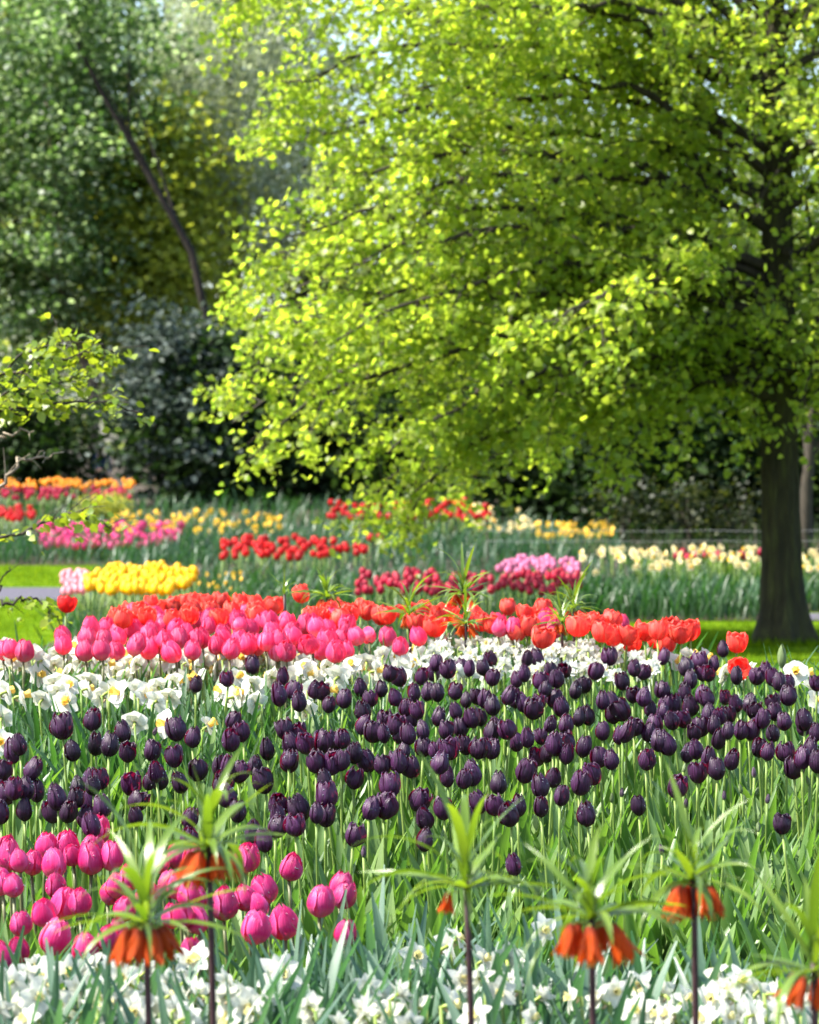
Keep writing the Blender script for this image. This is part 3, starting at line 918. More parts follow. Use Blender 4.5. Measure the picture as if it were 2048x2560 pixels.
# mid pink (rose) tulips
rose = []
for y0, xa, xb in ((1528, 330, 640), (1546, 285, 880), (1568, 225, 905), (1592, 175, 890), (1614, 260, 880)):
    x = xa
    while x < xb:
        rose.append((x + rnd.uniform(-9, 9), y0 + rnd.uniform(-9, 9)))
        x += rnd.uniform(33, 44)
RSP = {(160, 1606): 'rose pink tulip at left end of the mid bed, clear against the lawn', (215, 1622): 'broad rose pink tulip low at left, just above white daffodils',
       (924, 1581): 'rose pink tulip standing apart, first right of the pink mass', (970, 1587): 'rose pink tulip standing apart, between two others before white daffodils',
       (1052, 1585): 'rose pink tulip farthest right, alone above the white daffodils'}
rose += [(rnd.uniform(1150, 1580), rnd.uniform(1530, 1580)) for _ in range(9)]
rose += list(RSP) + [(28, 1618), (58, 1622), (8, 1622), (1003, 1612), (868, 1620)]
for px, cy in rose:
    d0 = solve(px, cy, .5)
    hh = rnd.uniform(.068, .084)
    put_tulip('rose_tulip', RSP.get((px, cy), 'rose pink tulip massed in the middle bed above white daffodils' if px < 1100 else 'rose pink tulip mixed in among the orange-red ones'), 'tulip', 'rose pink tulips in the middle bed' if px < 1100 else 'rose pink tulips among the red ones', px, cy - hh / 2 / d0 * FPX, hh, rnd.choice(ROSE), PSTEMS, .50 + rnd.uniform(-.02, .03), leaves=0)

# mid red tulips
red = []
for y0, xa, xb in ((1502, 385, 660), (1518, 330, 700), (1530, 880, 1120)):
    x = xa
    while x < xb:
        red.append((x + rnd.uniform(-9, 9), y0 + rnd.uniform(-8, 8)))
        x += rnd.uniform(30, 40)
RD = {(756, 1481): 'tall orange-red tulip rising left of a fritillary crown in middle bed', (1842, 1601): 'single red tulip standing alone left of the tree trunk',
      (1858, 1655): 'bent open red tulip lying low, just under the lone red one', (1726, 1571): 'open red tulip at right end of the small clump on the lawn edge',
      (1611, 1571): 'open red tulip at left end of the small clump on the lawn edge'}
red += [(rnd.uniform(300, 880), rnd.uniform(1515, 1560)) for _ in range(14)]
red += list(RD) + [(902, 1516), (850, 1545), (1116, 1527), (1210, 1549), (1182, 1530), (1237, 1555), (1270, 1514), (1312, 1527), (1353, 1516), (1368, 1545), (1160, 1552), (1290, 1575), (1040, 1550), (1060, 1520), (1085, 1562), (1353, 1588), (1442, 1560), (1470, 1545), (1485, 1552), (1523, 1545), (1534, 1585), (1567, 1582), (1505, 1575), (1578, 1604), (1644, 1571), (1682, 1566), (1660, 1604), (1704, 1578), (1640, 1592), (800, 1540), (1320, 1560), (1400, 1550)]
for px, cy in red:
    H = .52 if cy < 1590 else .46
    d0 = solve(px, cy, H)
    hh = rnd.uniform(.070, .082)
    put_tulip('red_tulip', RD.get((px, cy), 'orange-red tulip with wavy open petals in the middle bed'), 'tulip', 'orange-red tulips at the back of the middle bed', px, cy - hh / 2 / d0 * FPX, hh, rnd.choice(RED), STEMS, H + rnd.uniform(-.02, .02), leaves=0, tilt=.9 if cy == 1655 else 0)
d0 = solve(164, 1507, .5)
put_tulip('red_tulip', 'deep red open tulip standing alone at left, against lawn and path', 'tulip', None, 164, 1480, .075, DRED, STEMS, .56, leaves=1)


# ------------------------------------------------------------------ white daffodils
def put_daff(name, label, group, px, cy, size, bloom, corona, H, az=None, nod=None, lo=4.6, hi=12.2, leaves=0):
    if az is None and name == 'white_daffodil' and rnd.random() < .4:
        az = rnd.uniform(R(30), R(150))
    d = solve(px, cy, H, lo, hi)
    p = at(px, cy, d)
    az = rnd.uniform(0, 6.28) if az is None else az
    nod = rnd.uniform(.95, 1.55) if nod is None else nod
    dirv = Vector((math.sin(nod) * math.cos(az), math.sin(nod) * math.sin(az), math.cos(nod)))
    back = p - dirv * (.30 * size)
    g = ground(back.y)
    t = thing(name, label, 'daffodil', (back.x, back.y, g), group)
    L = back.z - g
    b = obj('bloom', bloom, t, p - Vector((back.x, back.y, g)), Euler((0, nod, az)), (size,) * 3)
    if corona:
        obj('corona', corona, b)
    obj('stem', rnd.choice(DSTEMS), t, (0, 0, -.004), (0, 0, 0), (1, 1, L + .006))
    return t


MW = [
 (0, 1600, 4.3125, [(290,210),(450,240),(40,310),(170,290),(420,370),(700,370),(590,470),(70,560),(970,450),(860,230),(1250,170),(1200,260),(1400,170),(1230,400),(1170,560),(1280,570),(1500,550),(1090,620),(460,640),(240,600),(690,680),(1660,240),(1630,310),(1690,660),(1450,890),(10,1100),(10,840),(730,500),(1570,600)]),
 (400, 1600, 4.3125, [(150,190),(330,110),(550,80),(1010,80),(450,230),(170,290),(250,430),(100,620),(400,400),(560,270),(840,400),(790,620),(970,500),(1030,680),(530,920),(130,450),(1380,170),(1470,200),(1640,360),(1150,260),(1200,400),(1650,560),(1690,130),(1300,200),(1600,250),(60,900),(900,560),(620,330),(1500,380),(1100,160),(700,240),(1560,760)]),
 (800, 1600, 4.3125, [(60,230),(400,230),(200,400),(290,420),(480,330),(100,540),(550,470),(880,150),(1000,110),(700,180),(620,330),(30,100),(330,320),(1000,260),(1100,180),(1500,400)]),
 (1600, 1580, 3.85, [(100,260),(820,400),(1020,370),(1500,390),(1590,400),(1680,560),(350,290),(500,230),(120,340),(640,250),(1720,650)]),
]
DSP = {(158, 1756): 'white daffodil with bold yellow trumpet, just above a broad dark tulip', (523, 1813): 'white daffodil seen from the side, yellow trumpet pointing right, alone among leaves',
       (336, 1806): 'white daffodil with yellow centre low between dark tulips at left', (225, 1704): 'white daffodil seen from behind with yellow-green base, facing away'}
for ox, oy, s, L in MW:
    for cx, cy in L:
        px, py = ox + cx / s, oy + cy / s
        lab, az = 'white daffodil with yellow trumpet in the drift below the rose tulips', None
        if ox >= 1600:
            lab = 'white daffodil showing between dark tulips near the shaded lawn'
        for (sx, sy), l in DSP.items():
            if abs(sx - px) < 8 and abs(sy - py) < 8:
                lab = l
        if abs(px - 158) < 8 and abs(py - 1758) < 8:
            az = R(-70)
        if abs(px - 523) < 8 and abs(py - 1813) < 8:
            az = R(-15)
        put_daff('white_daffodil', lab, 'white daffodils near lawn' if ox >= 1600 else 'white daffodils in the middle drift', px, py, rnd.uniform(.084, .104), rnd.choice(WH), rnd.choice(COR), .42 + rnd.uniform(-.03, .03), az)
for k in range(84):
    px = rnd.uniform(-20, 1060)
    py = rnd.uniform(1612, 1668) if k % 3 else rnd.uniform(1630, 1735)
    if py > 1700 and px > 860:
        py -= 60
    put_daff('white_daffodil', 'white daffodil with yellow trumpet in the drift below the rose tulips', 'white daffodils in the middle drift', px, py, rnd.uniform(.075, .095), rnd.choice(WH), rnd.choice(COR), .43 + rnd.uniform(-.03, .03))
# dense double whites right of the middle
k = 0
while k < 150:
    px, py = rnd.uniform(1060, 1640), rnd.uniform(1594, 1690)
    if px > 1400 and py < 1594 + (px - 1400) * .20:
        continue
    put_daff('double_daffodil', 'small double white daffodil in dense mass behind dark tulips', 'double white daffodils behind the dark tulips', px, py, rnd.uniform(.055, .072), rnd.choice(WHD), rnd.choice(PCOR), .44 + rnd.uniform(-.02, .02), hi=11.4)
    k += 1

FW = [
 (0, 1960, 1.917, [(230,960),(330,900),(440,880),(380,990),(200,1010),(60,1080),(120,1130),(270,1060),(470,1010),(560,900),(620,960),(700,900),(590,1030),(650,1090),(900,850),(950,830),(930,1000),(1090,950),(1180,1070),(1100,1110),(1270,1050),(1480,1070),(760,1000),(820,1100),(420,1090),(20,960),(330,1120),(690,1020),(880,1060),(140,1060),(500,1110)]),
 (900, 1900, 1.5026, [(210,740),(370,670),(330,700),(470,750),(550,750),(580,770),(690,640),(210,930),(350,920),(60,880),(110,950),(680,890),(790,890),(900,900),(650,970),(1050,850),(1130,880),(1040,940),(1330,810),(1320,900),(1430,830),(1500,870),(1400,900),(1290,970),(1560,880),(1650,960),(1480,960),(1230,900),(1590,950),(430,960),(1700,900)]),
]
FSP = {(1161, 2396): 'white narcissus pair member behind a dark fritillary stem, right of centre', (1359, 2326): 'white narcissus highest of the front ones, behind fritillary leaves'}
for ox, oy, s, L in FW:
    for cx, cy in L:
        px, py = ox + cx / s, oy + cy / s
        left = px < 640
        put_daff('white_narcissus', 'white narcissus in the thick clump below the front pink tulips' if left else 'white narcissus scattered among blue-green leaves at the front',
                 'white narcissi below the pink tulips' if left else 'white narcissi scattered at the front', px, py, rnd.uniform(.066, .082), rnd.choice(WHD if rnd.random() < .25 else WHN), rnd.choice(PCOR), .47 + rnd.uniform(-.02, .02))
for k in range(66):
    if k < 40:
        px, py = rnd.uniform(-20, 640), rnd.uniform(2425, 2575)
        py -= 25 * (px < 330)
    else:
        px, py = rnd.choice((rnd.uniform(640, 1300), rnd.uniform(1480, 2060))), rnd.uniform(2440, 2575)
    left = px < 640
    put_daff('white_narcissus', 'white narcissus in the thick clump below the front pink tulips' if left else 'white narcissus scattered among blue-green leaves at the front',
             'white narcissi below the pink tulips' if left else 'white narcissi scattered at the front', px, py, rnd.uniform(.060, .078), rnd.choice(WHD if rnd.random() < .25 else WHN), rnd.choice(PCOR), .47 + rnd.uniform(-.03, .03))
put_daff('white_narcissus', 'largest white double narcissus, ragged petals, below the pair of pink tulips', None, 697, 2438, .105, WHD[2], PCOR[0], .47, R(-70), 1.1)


# ------------------------------------------------------------------ crown imperials
FL = [strap(rnd.uniform(.13, .20), rnd.uniform(.010, .017), rnd.uniform(.2, 2.0), .2, 10, rnd.uniform(-1.6, 1.6), lambda v: float(np.interp(v, [0, .2, .5, .8, 1], [.55, .95, 1, .55, 0]))) for _ in range(14)]
FLM = [tmpl_mesh('leaf', t, [M['frit_leaf']]) for t in FL]


def bell_mesh(seed):
    r_ = random.Random(seed)
    b = MB()
    nu, nv = 6, 8
    for k in range(6):
        phi = k * math.pi / 3 + r_.uniform(-.08, .08)
        o_ = r_.uniform(.0, .22)
        P, U = [], []
        for j in range(nv):
            v = j / (nv - 1)
            rr0 = (.09 + .165 * min(1, v * 2.2) ** .6 + (.03 + o_) * max(0, v - .5) * 2) * (1.0 if k % 2 else .93)
            w = min(1, 1.25 * (1 - v) ** .55) * R(42)
            for i in range(nu):
                u = -1 + 2 * i / (nu - 1)
                a = phi + u * w
                rr = rr0 * (1 + .05 * u)
                P.append((rr * math.cos(a), rr * math.sin(a), -v * (1 - .05 * u * u)))
                U.append((u * .5 + .5, v))
        b.grid(P, nu, nv, 0, U)
    for k in range(3):
        a = k * 2.1
        b.tube([(0, 0, -.1), (.06 * math.cos(a), .06 * math.sin(a), -.6), (.09 * math.cos(a), .09 * math.sin(a), -1.02)], [.018, .015, .03], 5, 1)
    b.tube([(0, 0, -.06), (-.16, 0, .07), (-.5, 0, .08)], [.06, .035, .04], 6, 2)
    return b.mesh('bell', [M['bell'], M['corona'], M['receptacle']])


FSTEMS_G = [stem_mesh(9, .0052, .0022, .01, M['frit_leaf'])]
BELL = [bell_mesh(i) for i in range(4)]


def crown_imperial(label, px, py, d, bells, size=1.0, lean=0.0, up=14, down=17, group=None, stemx=None):
    if d < 6:
        d *= .9
        size *= .93
    p = at(px, py, d)
    g = ground(d)
    bx = p.x + lean
    t = thing('crown_imperial', label, 'fritillary', (bx, d, g), group)
    L = p.z - g
    ay = math.atan2(p.x - bx, L)
    obj('stem', rnd.choice(FSTEMS), t, (0, 0, -.004), (0, ay, 0), (1, 1, math.hypot(L, p.x - bx) + .02))
    top = Vector((p.x - bx, 0, L))
    n = bells
    ph = rnd.uniform(0, 6)
    for k in range(n):
        a = k * 2 * math.pi / max(n, 5) + rnd.uniform(-.3, .3) + (ph if n > 3 else 2.6)
        r = .027 * size * rnd.uniform(.7, 1.15)
        s = .057 * size * rnd.uniform(.8, 1.12) * (.72 if n == 1 else 1)
        obj('bell', rnd.choice(BELL), t, top + Vector((r * math.cos(a), r * math.sin(a), -.004)), (rnd.uniform(-.18, .18), -.34 * rnd.uniform(.3, 1.6), a), (s * .95, s * .95, s))
    for k in range(up):
        a = k * 2.4 + rnd.uniform(-.3, .3)
        s = size * rnd.uniform(.55, 1.15)
        obj('leaf', rnd.choice(FLM), t, top + Vector((0, 0, .004 + .06 * size * (k / max(1, up)) ** 1.5)), (rnd.uniform(-.15, .15), rnd.uniform(.1, 1.0) * (1 - .6 * k / max(1, up)), a), (s, s, s))
    if up:
        obj('stem', FSTEMS_G[0], t, top, (0, rnd.uniform(-.08, .08), 0), (.8, .8, .07 * size))
    for k in range(down):
        a = k * 2 * math.pi / down + rnd.uniform(-.25, .25)
        s = size * rnd.uniform(.8, 1.15)
        obj('leaf', rnd.choice(FLM), t, top + Vector((0, 0, .002)), (rnd.uniform(-.2, .2), rnd.uniform(.75, 1.45), a), (s, s, s))
    return t


GF = 'crown imperials rising in the foreground'
GM = 'crown imperials in the middle bed'
crown_imperial('crown imperial with orange bells over dark stem, second from left in front', 522, 2122, 5.3, 6, 1.08, .005, group=GF)
crown_imperial('leftmost front crown imperial, dark orange bells hanging before pink tulips', 365, 2312, 5.0, 7, 1.1, .01, group=GF)
crown_imperial('crown imperial with mostly leaves and one orange bell, front centre', 1166, 2226, 5.2, 1, 1.12, .012, 12, 16, group=GF)
crown_imperial('blurred crown imperial with two drooping orange bell clusters, right of front centre', 1479, 2303, 4.85, 5, 1.1, .0, 12, 16, group=GF)
crown_imperial('crown imperial with full ring of orange bells on dark stem, front right', 1735, 2206, 5.2, 7, 1.05, .012, 10, 16, group=GF)
crown_imperial('crown imperial cut by the right edge at bottom corner', 2035, 2432, 4.7, 5, 1.05, .0, 11, 14, group=GF)
crown_imperial('crown imperial in middle bed right of a tall red tulip', 818, 1496, 11.2, 5, .85, group=GM)
crown_imperial('crown imperial tallest in middle bed centre, big orange bells, above another', 1158, 1484, 11.0, 6, .92, group=GM)
crown_imperial('lower crown imperial directly under the tallest one, among red tulips', 1165, 1561, 10.5, 4, .8, group=GM)
crown_imperial('leafy crown imperial between red tulips, left of the tallest one', 1023, 1540, 10.8, 3, .8, group=GM)
crown_imperial('crown imperial with tall bare stem near right end of red tulips', 1435, 1525, 10.6, 3, .75, group=GM)
crown_imperial('crown imperial with orange bells, low beside the one with bare stem', 1405, 1558, 10.4, 5, .75, group=GM)
crown_imperial('small curly green crown imperial shoot left of the tall red tulip', 711, 1490, 11.3, 0, .65, 0, 5, 4, group=GM)


# ------------------------------------------------------------------ background bed flowers: small in the picture, one mesh each
def tiny_tulip(seed, mat, opn=0.05, Rr=.40):
    b = MB()
    r_ = random.Random(seed)
    nu, nv = 5, 6
    for k in range(6):
        phi = k * math.pi / 3 + r_.uniform(-.1, .1)
        o_ = opn + r_.uniform(-.04, .1)
        P, U = [], []
        for j in range(nv):
            v = j / (nv - 1)
            rr0 = Rr * (.92 if k % 2 else 1) * egg(v) + o_ * v * v * .6
            w = min(1.0, 1.18 * max(0, 1 - v ** 3.2) ** .55) * R(60)
            for i in range(nu):
                u = -1 + 2 * i / (nu - 1)
                rr = rr0 * (1 + .05 * u)
                P.append((rr * math.cos(phi + u * w) * .08, rr * math.sin(phi + u * w) * .08, v * .08))
                U.append((u * .5 + .5, v))
        b.grid(P, nu, nv, 0, U)
    b.tube([(0, 0, -.42), (.004, 0, -.2), (0, 0, .004)], [.004, .004, .004], 5, 1)
    return b.mesh('bloom', [mat, M['stem']])


def tiny_daff(seed, mat, cmat):
    b = MB()
    r_ = random.Random(seed)
    az, nod = 0, 1.3
    q = MB()
    for k in range(6):
        tepal(q, k * math.pi / 3, .46 * r_.uniform(.9, 1.1), .42, r_.uniform(-.1, .05), .0, r_.uniform(-.3, .3), 0, 3, 5)
    P = []
    for j in range(4):
        v = j / 3
        for i in range(8):
            a = 2 * math.pi * i / 8
            rr = .1 + .08 * v
            P.append((rr * math.cos(a), rr * math.sin(a), .3 * v))
    q.grid(P, 8, 4, 1, None, True)
    Rm = Matrix.Rotation(nod, 3, 'Y')
    q.v = [tuple((Rm @ Vector(p)) * .08) for p in q.v]
    q.tube([(-.02, 0, -.40), (-.022, 0, -.2), (-.02, 0, -.01), (-.004, 0, 0)], [.004] * 4, 5, 2)
    return q.mesh('bloom', [mat, cmat, M['stem']])


TY = {k: [tiny_tulip(800 + i, M[k], o_) for i in range(3)] for k, o_ in (('yellow', .0), ('crimson', .05), ('deepred', .2), ('lilac', .1), ('palepink', .05), ('orange', .02), ('hotpink', .25), ('red', .2))}
TD = {'yellow': [tiny_daff(900 + i, M['daff'], M['corona']) for i in range(3)], 'cream': [tiny_daff(910 + i, M['cream'], M['daff']) for i in range(3)]}


def bed(name, label, cat, group, meshes, n, x0, x1, y0, y1, dtop, dbot, scale=1.0, jit=.6, ok=None):
    """n single flowers whose heads show between columns x0..x1 and rows y0..y1; far rows stand at dtop, near rows at dbot."""
    pts = []
    tries = 0
    while len(pts) < n and tries < 20000:
        tries += 1
        px, py = rnd.uniform(x0, x1), rnd.uniform(y0, y1)
        if ok and not ok(px, py):
            continue
        d = dbot + (dtop - dbot) * (y1 - py) / max(1, y1 - y0)
        if any(abs(px - a) < 9 * 26 / d and abs(py - b) < 5 * 26 / d for a, b in pts) and tries < 12000:
            continue
        pts.append((px, py))
        d += rnd.uniform(-jit, jit) * .3
        p = at(px, py, d)
        h = p.z - ground(d)
        if h < .1:
            p.z = ground(d) + .12
        s = scale * rnd.uniform(.88, 1.12)
        o = obj(name, rnd.choice(meshes), None, p, (rnd.uniform(-.15, .15), rnd.uniform(-.15, .15), rnd.uniform(0, 6.28)), (s, s, min(s, s)))
        tag(o, label, cat, group)


ell = lambda cx, cy, rx, ry: (lambda x, y: ((x - cx) / rx) ** 2 + ((y - cy) / ry) ** 2 < 1)
bed('yellow_tulip', 'yellow tulip in the bright yellow clump beside the path', 'tulip', 'yellow tulips beside the path', TY['yellow'], 105, 215, 488, 1424, 1490, 25.3, 21.5, 1.05, ok=lambda x, y: y < 1492 - max(0, (x - 425)) * .55 - 6 * math.sin(x * .09) and y > 1426 + max(0, (320 - x)) * .13 + max(0, x - 445) * .3 + 5 * math.sin(x * .06))
bed('pale_pink_tulip', 'pale pink tulip in small clump left of the yellow tulips', 'tulip', 'pale pink tulips left of the yellow clump', TY['palepink'], 26, 158, 216, 1438, 1492, 25.0, 22.5, .95)
bed('crimson_tulip', 'crimson tulip in long band behind the middle bed', 'tulip', 'crimson tulips in the long band', TY['crimson'], 120, 895, 1452, 1438, 1492, 25.6, 22.4, .95)
bed('lilac_tulip', 'pink tulip in the patch just above the crimson band', 'tulip', 'pink tulips above the crimson band', TY['lilac'], 48, 1250, 1446, 1404, 1440, 27.8, 26.0, .95, ok=ell(1350, 1432, 105, 34))
bed('scarlet_tulip', 'scarlet tulip in band left of centre, below drooping tree tip', 'tulip', 'scarlet tulips left of centre', TY['deepred'], 72, 555, 940, 1352, 1404, 32.5, 30.5, 1.1, ok=lambda x, y: y > 1346 + (25 if x > 840 else 0) and y < 1408 - max(0, x - 700) * .08)
bed('scarlet_tulip', 'pair of scarlet tulips standing above the right end of their band', 'tulip', 'scarlet pair', TY['deepred'], 2, 922, 955, 1345, 1360, 32.5, 32, 1.1)
bed('bright_red_tulip', 'red tulip in far band under the tree, before dark shrubs', 'tulip', 'red tulips in the far band', TY['deepred'], 84, 820, 1225, 1258, 1306, 40.5, 38, 1.15)
bed('dark_red_tulip', 'dark red tulip in the far left row under orange ones', 'tulip', 'dark red tulips in the far left row', TY['crimson'], 70, 0, 325, 1226, 1252, 46.0, 44.0, 1.05)
bed('orange_tulip', 'orange tulip in the far left row above dark red ones', 'tulip', 'orange tulips in the far left row', TY['orange'], 62, 0, 340, 1206, 1226, 47.5, 46.2, 1.1)
bed('scarlet_tulip', 'scarlet tulip in small clump at left edge behind leafy branch', 'tulip', 'scarlet tulips at left edge', TY['deepred'], 24, 0, 84, 1274, 1306, 40, 38, 1.1)
bed('hot_pink_tulip', 'pink tulip in loose row behind the left lawn', 'tulip', 'pink tulips behind the left lawn', TY['hotpink'], 115, 100, 465, 1320, 1376, 38, 35.4, 1.35, ok=lambda x, y: y < 1390 - max(0, x - 300) * .22)
bed('yellow_daffodil', 'small yellow daffodil scattered in far left bed', 'daffodil', 'yellow daffodils in the far left bed', TD['yellow'], 75, 275, 700, 1276, 1330, 40, 36.5, 1.15)
bed('yellow_daffodil', 'small yellow daffodil right of the yellow tulip clump', 'daffodil', 'yellow daffodils right of yellow tulips', TD['yellow'], 15, 492, 605, 1430, 1475, 26.0, 24.0, .62)
bed('cream_daffodil', 'cream daffodil above leaves left of the big tree trunk', 'daffodil', 'cream daffodils by the tree trunk', TD['cream'], 64, 1500, 1900, 1366, 1420, 30, 27.8, 1.15, ok=lambda x, y: y < 1405 or rnd.random() < .25)
bed('cream_daffodil', 'cream daffodil right of the big tree trunk', 'daffodil', 'cream daffodils right of trunk', TD['cream'], 12, 1985, 2048, 1376, 1425, 29.5, 28.0, 1.15)
bed('cream_daffodil', 'cream daffodil few and far apart, right of the crimson band', 'daffodil', 'cream daffodils by the crimson band', TD['cream'], 7, 1415, 1500, 1372, 1460, 30, 26.2, 1.1)
bed('pale_daffodil', 'pale yellow daffodil at right end of the far red band', 'daffodil', 'pale daffodils at the far red band', TD['cream'], 30, 1175, 1350, 1262, 1330, 39.5, 37, 1.2, ok=lambda x, y: y > 1258 + (x - 1200) * .18)
bed('golden_daffodil', 'golden daffodil in far row before dark shrubs', 'daffodil', 'golden daffodils in the far row', TD['yellow'], 44, 1340, 1535, 1306, 1340, 37.5, 36.3, 1.15)
bed('dark_red_tulip', 'dark red tulip showing behind cream daffodils by the trunk', 'tulip', 'dark red tulips by the trunk', TY['crimson'], 16, 1690, 1905, 1386, 1404, 30.8, 30.2, 1.05)


# ------------------------------------------------------------------ trees
def heart_leaf():
    V = [(0, 0, 0), (.34, -.02, .04), (.52, .26, .07), (.40, .62, .03), (0, 1.0, -.12), (-.34, -.02, .04), (-.52, .26, .07), (-.40, .62, .03), (0, .28, -.02), (0, .62, -.04)]
    Q = [(0, 1, 2, 8), (8, 2, 3, 9), (5, 0, 8, 6), (6, 8, 9, 7)]
    T = [(9, 3, 4), (7, 9, 4)]
    U = [(v[0] + .5, v[1]) for v in V]
    return np.array(V, float), np.array(Q), np.array(T), np.array(U)


def oval_leaf(w=.42):
    V = [(0, 0, 0), (w, .3, .06), (w * .85, .65, .03), (0, 1.0, -.1), (-w, .3, .06), (-w * .85, .65, .03), (0, .45, -.02)]
    Q = [(0, 1, 2, 6), (6, 2, 3, 5), (4, 0, 6, 5)]
    U = [(v[0] + .5, v[1]) for v in V]
    return np.array(V, float), np.array(Q), np.zeros((0, 3), int), np.array(U)


HEART, OVAL, NARROW = heart_leaf(), oval_leaf(.36), oval_leaf(.17)


def frames(axis, up, size):
    """Matrices whose columns are side, axis, normal, times size."""
    axis = axis / (np.linalg.norm(axis, axis=1, keepdims=True) + 1e-9)
    side = np.cross(axis, up)
    side /= (np.linalg.norm(side, axis=1, keepdims=True) + 1e-9)
    nrm = np.cross(side, axis)
    return np.stack([side, axis, nrm], axis=2) * size[:, None, None]


def leaf_cloud(name, mat, P, size, tmpl, droop=.5, parent=None, out=None, up_noise=.7):
    n = len(P)
    ax = nr.normal(0, 1, (n, 3))
    ax[:, 2] = ax[:, 2] * .4 - droop
    if out is not None:
        ax += out
    up = nr.normal(0, up_noise, (n, 3)) + np.array([0, 0, 1.0])
    s = size * nr.uniform(.65, 1.25, n)
    V, F, U = scatter([tmpl], np.zeros(n, int), frames(ax, up, s), P)
    return obj(name, np_mesh(name, V, F, U, [mat]), parent)


def bez(a, b, c, n):
    return [a * (1 - t) ** 2 + b * 2 * t * (1 - t) + c * t * t for t in [i / n for i in range(n + 1)]]


# --- the big linden
LX, LD = 2.92, 22.7
lin = thing('linden_tree', 'big tree in fresh yellow-green leaf with dark mossy trunk on the lawn', 'tree', (LX, LD, ground(LD)))
b = MB()
TP = [(0, -.05), (0, .05), (0, .15), (0, .3), (-.005, .6), (-.01, 1.0), (-.02, 1.5), (-.03, 2.2), (-.05, 3.0), (-.04, 3.8), (-.08, 4.6), (-.06, 5.6), (-.1, 6.6), (-.08, 7.8)]
TR = [.29, .245, .205, .175, .158, .149, .142, .138, .125, .105, .085, .06, .035, .012]
tz = np.linspace(-.05, 7.8, 60)
tx_ = np.interp(tz, [p[1] for p in TP], [p[0] for p in TP])
tr_ = np.interp(tz, [p[1] for p in TP], TR)


def wob(a, j):
    z = tz[j]
    fl = max(0, 1 - z / .5)
    return .13 * fl * (math.cos(a * 5 + 1) + .6 * math.cos(a * 3)) + .025 * math.sin(a * 7 + z * 3) + .045 * math.sin(a * 17 + 2 * math.sin(z * 4)) + .015 * math.sin(a * 13 + z * 7)


b.tube([(tx_[i], .03 * math.sin(tz[i]), tz[i]) for i in range(60)], list(tr_), 52, 0, True, wob)
obj('trunk', b.mesh('trunk', [M['bark_moss']]), lin)

RZ = [.7, .95, 1.25, 1.6, 2.0, 2.4, 3.0, 3.5, 4.2, 5.0, 6.5, 8, 9]
RR = [2.6, 3.4, 4.0, 4.45, 4.65, 4.85, 4.55, 4.2, 4.3, 4.25, 3.5, 2.0, .6]
leafP, leafO = [], []
q3z = lambda p: p.z < 5.5 and (p.x < 1.2)
lr = random.Random(21)
plans = []
# limbs: (start height, end height, azimuth, reach factor)
for i in range(40):
    f = i / 39
    zs = 1.75 + 4.9 * f
    ze = 1.05 + 6.6 * f + lr.uniform(-.25, .25)
    az = i * 2.39996 + lr.uniform(-.3, .3)
    plans.append((zs, ze, az))
for zs, ze in ((1.9, 1.25), (2.1, 1.7), (2.3, 2.1), (2.5, 2.5), (2.8, 3.0), (3.2, 3.5), (3.6, 4.1), (4.0, 4.6), (4.4, 5.2), (2.0, 1.5), (2.6, 2.3), (4.0, 4.9), (4.3, 5.0), (3.8, 4.4), (4.6, 5.5), (3.4, 3.8), (2.9, 2.9), (2.4, 2.0), (4.7, 5.8), (2.5, 2.4)):
    plans.append((zs, ze, math.pi + lr.uniform(-.55, .55)))
DROOP = ((1.9, 1.2), (2.0, 1.15))
for zs, ze, az in ((1.9, 1.2, R(201)), (2.0, 1.15, R(190))):
    plans.append((zs, ze, az))
